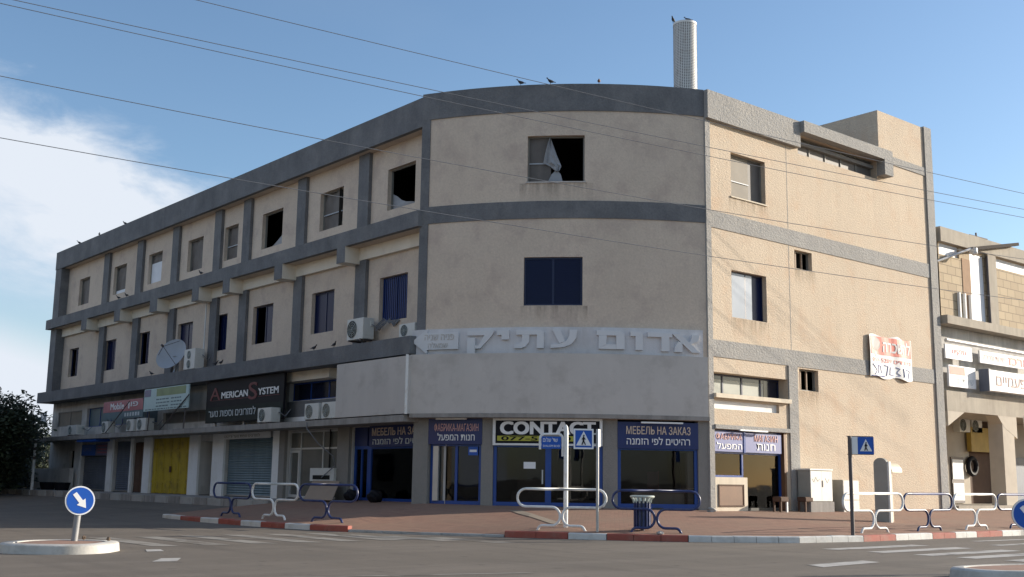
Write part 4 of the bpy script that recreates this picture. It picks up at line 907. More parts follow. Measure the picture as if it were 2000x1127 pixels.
# ------------------------------------------------------------------ things on the building
def own(name, label, cat, loc, rz=0., group=None):
    return thing(name, label, cat, loc, group, (0, 0, rz))
def ac_unit(loc, rz, w, h, dep, label, fans=1, fan='fan_dark', feet=True, side='ac_white'):
    """front towards local -Y, base at z=0"""
    t = own('air_conditioner', label, 'air conditioner', loc, rz, 'outdoor air conditioner units')
    mb = MB(); mb.box(-w / 2, w / 2, -dep, 0, .03, h); mb.build('casing', ['ac_white'], t, bevel=.012)
    for k in range(fans):
        if fans == 1: cx, cz, r = -w * .17, h * .52, min(h * .40, w * .30)
        else: cx, cz, r = -w * .05, h * (.28 + .44 * k), h * .19
        mb = MB(); mb.cyl((cx, -dep - .004, cz), (0, 1, 0), r, .02, 28, 0)
        for q in range(4):
            rr = r * (1 - q * .24); n = 28; P = [(cx + rr * math.cos(2 * math.pi * i / n), -dep - .012, cz + rr * math.sin(2 * math.pi * i / n)) for i in range(n + 1)]
            mb.tube(P, .006, 5, 1, cap=False)
        for q in range(8):
            a = math.pi * q / 8 * 2; mb.tube([(cx, -dep - .014, cz), (cx + r * math.cos(a), -dep - .014, cz + r * math.sin(a))], .004, 4, 1)
        mb.build('fan_grille', [fan, 'ac_grey'], t)
    mb = MB()
    for k in range(7): mb.box(w / 2 + .001, w / 2 + .006, -dep * .8, -dep * .2, h * (.25 + k * .08), h * (.28 + k * .08))
    mb.box(w / 2 + .001, w / 2 + .03, -dep * .35, -dep * .12, h * .62, h * .85); mb.build('side_cover', side, t)
    mb = MB(); mb.tube([(w / 2 + .02, -dep * .25, h * .7), (w / 2 + .10, -dep * .2, h * .66), (w / 2 + .16, .1, h * .45), (w / 2 + .2, .28, h * .9)], .018, 6); mb.build('hose', 'cable_black', t, smooth=True)
    if feet:
        for fx in (-.34, .34): mb = MB(); mb.box(w * (fx - .04), w * (fx + .04), -dep - .02, .02, -.02, .03); mb.build('foot', 'post_dark', t)
    return t
LZ = R(-90)
def on_ledge(y, z, d): return (XL - d, y, z)
ac_unit(on_ledge(14.72, 3.175, .66), LZ, 1.02, .54, .36, 'white air conditioner standing in front of the black sign')
ac_unit(on_ledge(11.55, 3.175, .62), LZ, .92, .56, .34, 'white air conditioner with tan fan, left of the two next to the canopy panel', fan='fan_tan')
ac_unit(on_ledge(10.45, 3.175, .62), LZ, .92, .56, .34, 'white air conditioner half hidden by the projecting canopy panel', fan='fan_tan')
ac_unit(on_ledge(34.6, 3.175, .5), LZ, 1.3, .5, .4, 'greyish air conditioner far along the street ledge near the dark tree', side='ac_grey')
ac_unit(on_ledge(30.4, 3.175, .5), LZ, .75, .55, .35, 'small white air conditioner on the ledge under the red sign')
ac_unit(on_ledge(27.35, 3.175, .5), LZ, .8, .55, .38, 'rusty-brown stained air conditioner left of a pair on the ledge', fan='fan_tan')
ac_unit(on_ledge(26.1, 3.175, .5), LZ, 1.0, .56, .38, 'white air conditioner, right of the pair on the ledge under the pale green sign')
ac_unit(on_ledge(9.55, 5.70, .22), LZ, .98, .72, .42, 'big white air conditioner under the blue barred window')
ac_unit(on_ledge(6.75, 5.56, .25), LZ, .85, .44, .28, 'low white air conditioner on the grey band beside the corner fin')
ac_unit(on_ledge(22.0, 5.56, .30), LZ, 1.05, .86, .40, 'tall white double-fan air conditioner beside the satellite dish', fans=2)
# its wall bracket and hoses
t = own('pipe_bundle', 'black hoses running from the big air conditioner to the barred window', 'pipes', (XL - .1, 8.6, 6.2))
mb = MB()
for k in range(4): mb.tube([(XL - .25, 8.9, 6.0 + .05 * k), (XL - .2, 8.55, 6.15 + .07 * k), (XL - .1, 8.35, 6.35 - .05 * k), (XL - .08, 8.15, 6.1 + .06 * k), (XL - .04, 7.9, 6.27)], .022, 6)
under(t, mb.build('hose', 'cable_black', None, smooth=True))
# satellite dish
t = own('satellite_dish', 'large grey satellite dish on the grey band of the side street', 'satellite dish', (-6.1, 24.1, 5.56))
mb = MB(); ax = Vector((-.80, -.42, .42)).normalized(); c = Vector((-6.12, 24.1, 6.38)); e1 = ax.orthogonal().normalized(); e2 = ax.cross(e1); V = []; F_ = []; n = 32
for i in range(7):
    r = .72 * i / 6
    for k in range(n): V.append(c + (e1 * math.cos(2 * math.pi * k / n) + e2 * math.sin(2 * math.pi * k / n)) * r + ax * (.22 * (r / .72) ** 2 - .18))
for i in range(6): F_ += [(i * n + k, i * n + (k + 1) % n, (i + 1) * n + (k + 1) % n, (i + 1) * n + k) for k in range(n)]
mb.add(V, F_); under(t, mb.build('reflector', 'dish_grey', None, smooth=True))
mb = MB(); tip = c + ax * .62; mb.tube([tip, tip + ax * .12], .05, 10); mb.tube([c + e1 * .68, tip], .012, 6); mb.tube([c - e1 * .40 + e2 * .55, tip], .012, 6); mb.tube([c - e1 * .40 - e2 * .55, tip], .012, 6); under(t, mb.build('feed_arm', 'post_dark', None))
mb = MB(); mb.tube([(-5.85, 24.0, 5.54), (-5.85, 24.0, 6.3), tuple(c - ax * .16)], .045, 8); mb.tube([(-6.2, 23.6, 5.54), (-5.9, 24.0, 6.1)], .03, 6); mb.tube([(-5.7, 24.6, 5.54), (-5.9, 24.0, 6.1)], .03, 6); under(t, mb.build('mount', 'dish_grey', None))
# pale pipe running down a pilaster
t = own('downpipe', 'thin white downpipe beside the narrow blue window of the middle floor', 'pipe', (-5.72, 21.9, 5.6))
mb = MB(); mb.tube([(-5.72, 21.85, 8.45), (-5.72, 21.85, 6.6), (-5.75, 21.8, 6.0)], .035, 8); under(t, mb.build('pipe', 'alu_frame', None))
# round perforated roof shaft
t = own('roof_shaft', 'white perforated round metal shaft rising behind the curved parapet', 'chimney', (1.88, 2.36, 12.62))
mb = MB(); mb.cyl((1.88, 2.36, 12.62), (0, 0, 1), .39, 3.94, 40, 0)
for i in range(46):
    z = 14.0 + i * .055
    for k in range(40):
        a = 2 * math.pi * (k + (0 if i % 2 else 0)) / 40; ca, sa = math.cos(a), math.sin(a); q = Vector((1.88 + .393 * ca, 2.36 + .393 * sa, z)); tv = Vector((-sa, ca, 0)) * .016; uv = Vector((0, 0, .016))
        mb.quad(q - tv - uv, q + tv - uv, q + tv + uv, q - tv + uv, 1)
under(t, mb.build('perforated_sleeve', ['white_paint', 'dark_void'], None))
mb = MB(); mb.cyl((1.88, 2.36, 16.50), (0, 0, 1), .40, .07, 40); under(t, mb.build('rim', 'white_paint', None))

# birds
def bird_proto(m, label):
    """pigeon: one lofted body from tail tip to beak, facing local +X, feet at z=0"""
    st = [(-.20, .105, .026, .006), (-.13, .115, .03, .012), (-.07, .125, .05, .045), (.0, .13, .062, .06), (.06, .15, .055, .055), (.095, .185, .034, .036), (.115, .225, .028, .030), (.135, .245, .027, .027), (.155, .243, .018, .018), (.165, .240, .006, .006), (.185, .234, .002, .002)]
    V = []; F_ = []; n = 10
    for x, z, ry, rz in st: V += [(x, ry * math.cos(2 * math.pi * k / n), z + rz * math.sin(2 * math.pi * k / n)) for k in range(n)]
    for i in range(len(st) - 1): F_ += [(i * n + k, i * n + (k + 1) % n, (i + 1) * n + (k + 1) % n, (i + 1) * n + k) for k in range(n)]
    F_ += [tuple(range(n))[::-1], tuple(range((len(st) - 1) * n, len(st) * n))]
    mb = MB(); mb.add(V, F_)
    for s in (-.022, .022): mb.tube([(.0, s, .09), (.01, s, .0), (.035, s, .002)], .006, 5)
    o = mb.build('bird', m, None, smooth=True); o['label'] = label; o['category'] = 'bird'; o['group'] = 'birds perched on the building'; return o
BIRDS = [((*MF(5.66, 13.16, -.03)[:2], 13.165), 2.4, 'dark bird on the curved parapet, leftmost of the three'), ((*MF(4.74, 13.16, -.03)[:2], 13.165), 2.7, 'dark bird on the middle of the curved parapet'), ((*MF(3.27, 13.16, -.03)[:2], 13.165), .8, 'brownish bird on the curved parapet, nearest the round shaft'),
         ((1.52, 2.55, 16.57), 3.5, 'bird with raised head perched at the left rim of the white shaft'), ((1.86, 2.2, 16.57), 2.2, 'bird perched at the middle of the white shaft top'),
         ((-5.93, 31.0, 13.15), 2.0, 'tiny bird on the far side street parapet, nearest to the corner'), ((-5.93, 34.35, 13.15), 1.2, 'tiny bird on the side street parapet, between two others'), ((-5.93, 37.2, 13.15), 2.6, 'tiny bird near the far end of the side street parapet'),
         ((-6.2, 21.5, 9.42), 1.9, 'bird alone on the upper grey band of the side street'), ((-6.2, 30.4, 9.42), 2.2, 'bird of a close pair on the upper grey band, the farther one'), ((-6.2, 29.4, 9.42), 2.0, 'bird of a close pair on the upper grey band, the nearer one'),
         ((-6.32, 11.9, 5.535), -1.2, 'bird on the lower grey band left of the big air conditioner, the farther one'), ((-6.32, 10.6, 5.535), -1.6, 'bird on the lower grey band just beside the big air conditioner'), ((-6.32, 19.4, 5.535), -1.1, 'left bird of a pair under the narrow blue window'), ((-6.32, 18.95, 5.535), -1.3, 'right bird of a pair under the narrow blue window'),
         ((-6.32, 25.6, 5.535), 2.0, 'dark bird on the lower grey band left of the satellite dish'), ((11.2, 1.0, 14.72), 2.5, 'small bird on top of the stair tower roof'), ((9.75, 3.2, 14.72), 2.0, 'dark bird at the rear edge of the stair tower')]
p0 = None; p1 = None
for loc, rz, lb in BIRDS:
    tan = 'brownish' in lb
    if tan: o = bird_proto('bird_tan', lb)
    elif p0 is None: o = p0 = bird_proto('bird_feather', lb)
    else: o = p0.copy(); COL.objects.link(o); o['label'] = lb
    o.location = loc; o.rotation_euler = (0, 0, rz); o.scale = (.82,) * 3

# overhead wires
def wire(p, zs, label):
    A = Vector((-30, 5.97)); Bv = Vector((34, -9.6)); mb = MB(); P = []
    for i in range(41):
        t = i / 40; q = A + (Bv - A) * t; x = q.x
        P.append((q.x, q.y, zs[0] + zs[1] * x + zs[2] * x * x))
    mb.tube(P, .0085, 6); o = mb.build('overhead_wire', 'cable_black', None, smooth=True); setp(o, label, 'wire', 'overhead wires')
def fit3(p):
    (x0, z0), (x1, z1), (x2, z2) = p
    d = ((z2 - z0) / (x2 - x0) - (z1 - z0) / (x1 - x0)) / (x2 - x1); b = (z1 - z0) / (x1 - x0) - d * (x0 + x1)
    return (z0 - b * x0 - d * x0 * x0, b, d)
wire(None, fit3([(-19.1, 11.51), (-1.0, 10.89), (11.6, 10.62)]), 'upper wire of the close pair crossing the sky from top left')
wire(None, fit3([(-19.4, 11.38), (-1.0, 10.62), (11.6, 10.33)]), 'lower wire of the close pair crossing the sky from top left')
wire(None, fit3([(-15.35, 12.33), (-6.38, 11.89), (11.67, 11.18)]), 'highest wire, running over the middle of the curved parapet')
wire(None, fit3([(-19.25, 9.74), (-1.05, 9.03), (7.24, 8.90)]), 'wire crossing the sky above the cloud to the side street parapet')
wire(None, fit3([(-19.14, 8.37), (-7.22, 7.85), (6.84, 7.51)]), 'lowest wire, crossing in front of the white cloud')

# ------------------------------------------------------------------ street furniture
def rail(A, Bp, m, label, h=.93):
    """tubular crowd rail: a long loop on top that narrows to a crossed waist and splays into two feet"""
    A = Vector(A); Bp = Vector(Bp); c = (A + Bp) / 2; w = (Bp - A).length; z = gz(c.x, c.y)
    t = own('crowd_rail', label, 'railing', (c.x, c.y, z), math.atan2((Bp - A).y, (Bp - A).x), 'tubular rails along the kerb')
    H = w / 2; top = h; lo = h * .56; r = (top - lo) / 2; P = []
    def arc(cx, cz, rr, a0, a1, n=9): return [(cx + rr * math.cos(R(a0 + (a1 - a0) * i / n)), 0, cz + rr * math.sin(R(a0 + (a1 - a0) * i / n))) for i in range(n + 1)]
    q = .03; rr = .20
    half = [(0, 0, top)] + arc(H - r, top - r, r, 90, -90) + arc(q + rr + .03, lo - rr, rr, 90, 180) + arc(q + rr + .03, rr * .5 + .13, rr, 180, 270, 9)[:] 
    half = [(0, 0, top)] + arc(H - r, top - r, r, 90, -90) + arc(q + .20, lo - .20, .20, 90, 180, 9) + arc(q + .20, .30, .17 + .03, 180, 262, 9) + arc(q + .40, -.02, .125, 80, 12, 6) + [(q + .55, 0, -.02)]
    mb = MB()
    for s in (1, -1): mb.tube([(x * s, 0, zz) for x, y, zz in half], .03, 10)
    mb.build('tube', m, t, smooth=True)
    mb = MB(); mb.cyl((0, 0, lo - .24), (0, 0, 1), .02, .08, 8); mb.box(-.05, .05, -.02, .02, .28, .34); mb.build('waist_weld', m, t)
    return t
rail((-10.9, 9.31), (-10.87, 7.09), 'blue_paint', 'dark blue tubular rail, farthest along the side street kerb')
rail((-10.87, 7.0), (-10.74, 4.7), 'white_paint', 'white tubular rail between two dark blue ones by the striped kerb')
rail((-10.73, 4.66), (-10.3, 2.56), 'blue_paint', 'dark blue tubular rail at the end of the striped kerb, before the leaning board')
rail((-8.33, -1.24), (-7.15, -2.98), 'white_paint', 'white tubular rail around the foot of the tall street name post')
rail((-7.07, -3.1), (-5.80, -4.60), 'blue_paint', 'dark blue tubular rail in front of the litter bin')
rail((-2.32, -5.99), (.22, -6.01), 'white_paint', 'white tubular rail beside the brown crossing sign post')
rail((.25, -6.01), (2.56, -6.02), 'blue_paint', 'dark blue tubular rail between two white ones before the sunlit wall')
rail((2.64, -6.02), (4.88, -6.03), 'white_paint', 'white tubular rail before the foot of the grey end pilaster')
rail((4.94, -6.03), (7.38, -6.04), 'blue_paint', 'dark blue tubular rail at the right edge, half out of view')

CAMD = Vector((-.62, -.78, 0)).normalized()        # signs face the junction
def zebra_sign(t, c, w, h, right, up, n, m='traffic_blue', back='metal_grey'):
    """square pedestrian crossing sign: plate, border, white triangle, walking figure"""
    c = Vector(c)
    def S(u, v, d=0.): return c + right * u + up * v + n * d
    mb = MB(); mb.mbox(S, -w / 2, w / 2, -h / 2, h / 2, -.02, 0); pl = under(t, mb.build('plate', m, None))
    b = .035; mb = MB()
    for a in ((-w / 2, w / 2, h / 2 - b, h / 2), (-w / 2, w / 2, -h / 2, -h / 2 + b), (-w / 2, -w / 2 + b, -h / 2 + b, h / 2 - b), (w / 2 - b, w / 2, -h / 2 + b, h / 2 - b)): mb.mbox(S, *a, .001, .004)
    under(t, mb.build('border', 'sign_white' if m == 'traffic_blue' and w > .42 else m, None))
    mb = MB(); P = [S(-w * .38, -h * .33, .003), S(w * .38, -h * .33, .003), S(0, h * .38, .003)]; mb.add(P, [(0, 1, 2)]); under(t, mb.build('triangle', 'sign_white', None))
    mb = MB()
    def seg(a, b2, r): mb.tube([S(a[0] * w, a[1] * h, .008), S(b2[0] * w, b2[1] * h, .008)], r * w, 6)
    mb.add([S(w * (.01 + .04 * math.cos(k * .785)), h * (.17 + .04 * math.sin(k * .785)), .009) for k in range(8)], [tuple(range(8))])
    seg((.0, .12), (-.01, -.08), .045); seg((-.01, -.08), (.09, -.29), .028); seg((-.01, -.08), (-.09, -.29), .028); seg((.0, .09), (.09, -.03), .02); seg((.0, .09), (-.09, -.03), .02)
    under(t, mb.build('walking_figure', 'black_board', None)); return pl
up = Vector((0, 0, 1))
# tall white post with street name frame
px, py = -7.23, -1.71; z0 = gz(px, py)
t = own('street_name_post', 'tall white post with a small blue street name plate in a tube frame', 'street sign', (px, py, z0))
mb = MB(); mb.tube([(px, py, z0 - .1), (px, py, 2.48), (px, py, 2.56), (px, py, 2.61)], [.055, .055, .045, .012], 14); under(t, mb.build('post', 'white_paint', None, smooth=True))
n = Vector((-.64, -.77, 0)).normalized(); rt = Vector((-n.y, n.x, 0)); rt = rt if rt.dot(_r) > 0 else -rt
c0 = Vector((px, py, 0))
def SP(u, v, d=0.): return c0 + rt * u + up * v + n * d
mb = MB(); P = [SP(-.62, 2.02), SP(-.62, 2.28)] + [SP(-.62 + .1 - .1 * math.cos(R(a)), 2.28 + .1 * math.sin(R(a))) for a in (30, 60, 90)] + [SP(-.18, 2.385)] + [SP(-.18 + .1 * math.sin(R(a)), 2.285 + .1 * math.cos(R(a))) for a in (30, 60, 90)] + [SP(-.08, 2.2), SP(-.08, 1.86)]
mb.tube(P, .03, 8); mb.tube([SP(-.08, 2.1), SP(0, 2.1)], .02, 6); mb.tube([SP(-.08, 1.9), SP(0, 1.9)], .02, 6); under(t, mb.build('tube_frame', 'white_paint', None, smooth=True))
mb = MB(); mb.mbox(SP, -.585, -.115, 2.04, 2.33, -.01, .01); under(t, mb.build('name_plate', 'traffic_blue', None))
under(t, text([("שד' שלום", -.55, -.2, 2.2, 2.3), ('SHALOM BLVD', -.55, -.15, 2.08, 2.13)], SP, 0, 0, 0, 0, .01, .014, 'sign_white', None))
# crossing sign by the dropped kerb
px, py = -7.36, -2.91; z0 = gz(px, py); c0 = Vector((px, py, 0))
t = own('crossing_sign', 'blue pedestrian crossing sign left of its thin grey post at the kerb', 'road sign', (px, py, z0))
mb = MB(); mb.tube([(px, py, z0 - .1), (px, py, 2.47)], .035, 10); under(t, mb.build('post', 'metal_grey', None, smooth=True))
n = Vector((-.56, -.83, 0)).normalized(); rt = Vector((-n.y, n.x, 0)); rt = rt if rt.dot(_r) > 0 else -rt
zebra_sign(t, Vector((px, py, 2.24)) - rt * .33 + n * .05, .46, .46, rt, up, n)
mb = MB(); mb.box(-.45, .02, -.01, .01, -.02, .02, 0, Matrix.Translation((px, py, 2.36)) @ Matrix.Rotation(math.atan2(rt.y, rt.x), 4, 'Z')); mb.box(-.45, .02, -.01, .01, -.02, .02, 0, Matrix.Translation((px, py, 2.12)) @ Matrix.Rotation(math.atan2(rt.y, rt.x), 4, 'Z')); under(t, mb.build('clamp', 'metal_grey', None))
mb = MB(); mb.box(.02, .12, -.012, .012, -.35, .05, 0, Matrix.Translation((px, py, 2.42)) @ Matrix.Rotation(math.atan2(rt.y, rt.x) + .9, 4, 'Z')); under(t, mb.build('edge_plate', 'sign_white', None))
# crossing sign further right on a dark post
px, py = -2.46, -6.32; z0 = gz(px, py)
t = own('crossing_sign', 'dark brown post with a blue and white crossing sign against the sunlit wall', 'road sign', (px, py, z0))
mb = MB(); mb.tube([(px, py, z0 - .1), (px, py, 2.42)], .045, 10); under(t, mb.build('post', 'post_dark', None, smooth=True))
n = Vector((-.60, -.80, 0)).normalized(); rt = Vector((-n.y, n.x, 0)); rt = rt if rt.dot(_r) > 0 else -rt
zebra_sign(t, Vector((px, py, 2.20)) + rt * .385, .38, .40, rt, up, n, back='sign_white')
c0 = Vector((px, py, 0))
mb = MB(); mb.mbox(SP, .05, .19, 2.0, 2.40, -.012, .0); under(t, mb.build('blank_plate', 'sign_white', None))
mb = MB(); mb.mbox(SP, -.06, .57, 2.402, 2.42, -.03, -.012); mb.mbox(SP, -.06, .57, 1.985, 2.0, -.03, -.012); under(t, mb.build('frame', 'post_dark', None))
# keep-right signs on the islands
def keep_right(px, py, zb, zc, r, n, lean, label, m_post='metal_grey', pole=True):
    t = own('keep_right_sign', label, 'road sign', (px, py, zb))
    n = Vector(n).normalized(); rt = up.cross(n).normalized(); u2 = n.cross(rt)
    top = Vector((px, py, zc)) + rt * lean
    mb = MB(); mb.tube([Vector((px, py, zb - .05)), top - n * .05 - up * r * .2], .055, 12); under(t, mb.build('post', m_post, None, smooth=True))
    c = top
    def S(u, v, d=0.): return c + rt * u + u2 * v + n * d
    def disc(rad, d0, d1, m, nm, seg=36):
        mb = MB(); P = [S(rad * math.cos(2 * math.pi * k / seg), rad * math.sin(2 * math.pi * k / seg), d0) for k in range(seg)]; mb.prism(P, n, d1 - d0); return under(t, mb.build(nm, m, None))
    disc(r, -.02, .0, 'metal_grey', 'back_plate'); disc(r * .995, .001, .006, 'sign_white', 'rim'); disc(r * .90, .007, .011, 'traffic_blue', 'face')
    A = R(-52); dx, dy = math.cos(A), math.sin(A)
    pts = [(-.62, .15), (.10, .15), (.10, .36), (.66, 0), (.10, -.36), (.10, -.15), (-.62, -.15)]
    mb = MB(); mb.prism([S(r * (a * dx - b * dy), r * (a * dy + b * dx), .012) for a, b in pts], n, .003); under(t, mb.build('arrow', 'sign_white', None))
    return t
keep_right(-18.78, -2.02, .15, .835, .245, (-.12, -.98, .12), .05, 'round blue keep-right sign with white arrow on the left traffic island', 'post_grey')
keep_right(-8.50, -13.36, .15, .87, .235, (-.70, -.72, .0), .0, 'round blue keep-right sign cut off by the right edge of the view')

# litter bin with ribbed body
bx, by = -6.35, -3.35; z0 = gz(bx, by)
t = own('litter_bin', 'dark slatted litter bin with a pale flared rim behind the blue rail', 'litter bin', (bx, by, z0))
mb = MB(); mb.cyl((0, 0, .06), (0, 0, 1), .17, .60, 20); mb.cyl((0, 0, -.03), (0, 0, 1), .05, .1, 10); mb.build('bucket', 'bin_metal', t, smooth=True)
mb = MB()
for k in range(14):
    a = 2 * math.pi * k / 14; M_ = Matrix.Rotation(a, 4, 'Z'); mb.box(.172, .20, -.022, .022, .06, .64, 0, M_)
mb.build('slats', 'blue_paint', t)
mb = MB()
for k in range(14):
    a = 2 * math.pi * k / 14; c_, s_ = math.cos(a), math.sin(a); mb.tube([(.19 * c_, .19 * s_, .62), (.21 * c_, .21 * s_, .70), (.26 * c_, .26 * s_, .76)], .022, 6)
n_ = 28; mb.tube([(.26 * math.cos(2 * math.pi * k / n_), .26 * math.sin(2 * math.pi * k / n_), .765) for k in range(n_ + 1)], .026, 8, cap=False)
mb.build('rim', 'bin_rim', t, smooth=True)
# pale stones left by the bin
for k, (x, y, s, lb) in enumerate(((-6.62, -4.15, .09, 'pale stone lying at the kerb beside the litter bin'), (-.35, -.35, .14, 'small pile of rubble at the foot of the corner pilaster'))):
    bm = bmesh.new(); bmesh.ops.create_icosphere(bm, subdivisions=2, radius=s)
    for v in bm.verts: v.co *= random.uniform(.75, 1.15); v.co.z *= .6
    me = bpy.data.meshes.new('stone'); bm.to_mesh(me); bm.free(); me.materials.append(MATS['rock']); o = bpy.data.objects.new('stone', me); COL.objects.link(o); o.location = (x, y, gz(x, y) + s * .3); setp(o, lb, 'stone')

# electricity cabinets by the sunlit wall
z0 = gz(4.3, -.35)
t = own('utility_cabinet', 'tall white two-door utility cabinet on a concrete base by the sunlit wall', 'cabinet', (4.64, -.29, z0))
mb = MB(); mb.box(-.60, .62, -.30, .22, -.1, .30); mb.build('base', 'concrete', t)
mb = MB(); mb.box(-.57, .57, -.26, .18, .301, 1.26); mb.build('body', 'cabinet_grey', t)
for a, b in ((-.56, -.005), (.005, .56)): mb = MB(); mb.box(a, b, -.285, -.262, .32, 1.24); d_ = mb.build('door', 'cabinet_white', t)
mb = MB(); mb.box(-.60, .60, -.30, .20, 1.262, 1.31); mb.build('lid', 'cabinet_white', t)
mb = MB(); mb.box(.03, .07, -.30, -.286, .75, .95); mb.build('handle', 'post_dark', t)
mb = MB(); mb.tube([(-.5, -.287, 1.0), (-.4, -.287, .9), (-.3, -.287, 1.05), (-.2, -.287, .92), (-.1, -.287, 1.0)], .006, 4); mb.tube([(.2, -.287, 1.02), (.3, -.287, .88), (.4, -.287, 1.0)], .006, 4); mb.build('graffiti', 'cabinet_grey', t)
t = own('utility_cabinet', 'narrow low white utility box right of the two-door cabinet', 'cabinet', (6.12, -.34, gz(6.12, -.34)))
mb = MB(); mb.box(-.42, .42, -.28, .3, -.1, .98); mb.build('body', 'cabinet_grey', t)
mb = MB(); mb.box(-.42, .42, -.31, -.282, .36, .96); mb.build('door', 'cabinet_white', t); mb = MB(); mb.box(-.42, .42, -.31, -.282, -.05, .34); mb.build('lower_panel', 'cabinet_white', t)
# flower pots / chairs left before the shop door
for k, (x, lb) in enumerate(((2.75, 'small brown stool with a pale leg outside the sunlit shop door'), (3.98, 'small brown stool at the foot of the grey pilaster'))):
    t = own('low_stool', lb, 'stool', (x, -.42, gz(x, -.42)))
    mb = MB(); mb.box(-.2, .2, -.16, .16, .30, .45); mb.build('seat', 'rust_brown', t, bevel=.02)
    for a, b in ((-.16, -.12), (.14, -.12), (-.16, .12), (.14, .12)): mb = MB(); mb.box(a - .025, a + .03, b - .025, b + .025, -.02, .30); mb.build('leg', 'sign_white' if b < 0 and a > 0 else 'rust_brown', t)
# pay phone stand: upright side panels and a rounded hood
px, py = 2.95, -3.75; z0 = gz(px, py)
t = own('pay_phone', 'cream pay phone stand with shade-grey side panel, sunlit-white edge and rounded hood', 'pay phone', (px, py, z0), R(14))
t.rotation_euler = (0, 0, 0)
mb = MB(); mb.box(-.06, .04, -.20, .22, -.08, 1.60); n_ = 12; mb.prism([(-.06, .01 - .21 * math.cos(math.pi * k / n_), 1.601 + .16 * math.sin(math.pi * k / n_)) for k in range(n_ + 1)], (1, 0, 0), .10); mb.build('side_panel', 'cabinet_grey', t)
mb = MB(); mb.box(-.05, .06, -.26, -.202, -.08, 1.66); mb.build('lit_edge_strip', 'cabinet_white', t)  # white paints the sunlit edge; the panel's grey paints its shaded side
mb = MB(); mb.box(.07, .24, -.16, .12, .90, 1.32); mb.build('phone_box', 'cabinet_grey', t); mb = MB(); mb.box(.10, .21, -.182, -.161, 1.05, 1.25); mb.build('keypad', 'post_dark', t)
mb = MB(); n_ = 16; V = []
for k in range(n_ + 1):
    a = math.pi * k / n_; V += [(.12, -.02 - .24 * math.cos(a), 1.36 + .27 * math.sin(a)), (.62, -.02 - .24 * math.cos(a), 1.36 + .27 * math.sin(a))]
mb.add(V, [(2 * k, 2 * k + 1, 2 * k + 3, 2 * k + 2) for k in range(n_)] + [tuple(2 * k + 1 for k in range(n_ + 1)), tuple(2 * k for k in range(n_ + 1)), (0, 1, 2 * n_ + 1, 2 * n_)]); mb.build('hood', 'booth_cream', t)
mb = MB(); mb.box(.30, .52, .0, .08, -.08, 1.36); mb.build('rear_post', 'booth_cream', t)
# dark plant tuft at its foot
# leaning board, wall air conditioner and hanging cable at the glazed shop
t = own('leaning_board', 'tan board leaning on the shop front below the wall cooler', 'board', (-6.3, 11.0, .6))
mb = MB(); P = [(-5.88, 12.35, 1.2), (-5.88, 10.62, 1.2), (-6.55, 9.95, .595), (-6.55, 11.75, .595)]
e = [Vector(q) for q in P]; nn = (e[1] - e[0]).cross(e[3] - e[0]).normalized(); mb.prism(P, nn, .02); under(t, mb.build('sheet', 'tan_board', None))
t = own('window_cooler', 'white window cooler with a dark grille in the glazed shop front', 'air conditioner', on_ledge(11.85, 1.2, .0))
mb = MB(); mb.mbox(ML, 11.2, 12.75, 1.18, 1.62, -.1, .22); under(t, mb.build('casing', 'ac_white', None)); mb = MB(); mb.mbox(ML, 11.45, 12.55, 1.24, 1.38, .221, .23); under(t, mb.build('grille', 'dark_void', None))
t = own('hanging_cable', 'loose black cable hanging from the ledge past the glazed shop front', 'cable', (-6.2, 11.0, 2.9))
mb = MB(); mb.tube([(-6.64, 11.6, 3.1), (-6.66, 11.55, 2.9), (-6.4, 11.2, 2.4), (-6.0, 10.9, 2.0), (-5.85, 11.0, 1.7), (-5.82, 11.9, 1.3)], .018, 6); under(t, mb.build('cable', 'cable_black', None, smooth=True))
for k, (u, v, m_, lb) in enumerate((((.86, 2.08), 2.955, MF, 'white tube lamp above the right-hand blue sign'), ((7.1, 8.05), 3.02, MF, 'white tube lamp above the factory shop sign'), ((1.2, 2.52), 2.835, MR, 'white tube lamp above the faded blue sign'))):
    t = own('tube_lamp', lb, 'lamp', m_(u[0], v, .15)); mb = MB(); mb.mbox(m_, u[0], u[1], v, v + .045, .14, .20, 0, .3); under(t, mb.build('batten', 'tube_light', None)); mb = MB(); mb.mbox(m_, u[0] + .1, u[0] + .14, v, v + .03, .0, .139); mb.mbox(m_, u[1] - .14, u[1] - .1, v, v + .03, .0, .139); under(t, mb.build('bracket', 'metal_grey', None))
# support struts on the street ledge
for k, (y, lb) in enumerate(((22.6, 'thin dark strut leaning on the ledge under the pale green sign'), (28.7, 'thin dark strut leaning on the ledge below the red sign'))):
    t = own('sign_strut', lb, 'strut', on_ledge(y, 3.2, .9)); mb = MB(); mb.tube([on_ledge(y + 1.2, 3.17, 1.0), on_ledge(y - 1.5, 4.5, 1.02)], .025, 6); under(t, mb.build('bar', 'post_dark', None))
# black spare tyres and a sack lying before the shops
for y, lb in ((9.75, 'black rubbish sack left of the blue shop window'), (8.4, 'black rubbish sack before the middle of the blue shop window')):
    bm = bmesh.new(); bmesh.ops.create_icosphere(bm, subdivisions=3, radius=.24)
    for v in bm.verts:
        v.co *= 1 + .12 * math.sin(v.co.x * 25 + v.co.z * 17) + random.uniform(-.02, .02); v.co.z *= .85
    me = bpy.data.meshes.new('rubbish_sack'); bm.to_mesh(me); bm.free(); me.materials.append(MATS['black_board']); o = bpy.data.objects.new('rubbish_sack', me); COL.objects.link(o); o.location = (-5.95, y, gz(-5.95, y) + .18); setp(o, lb, 'rubbish sack')

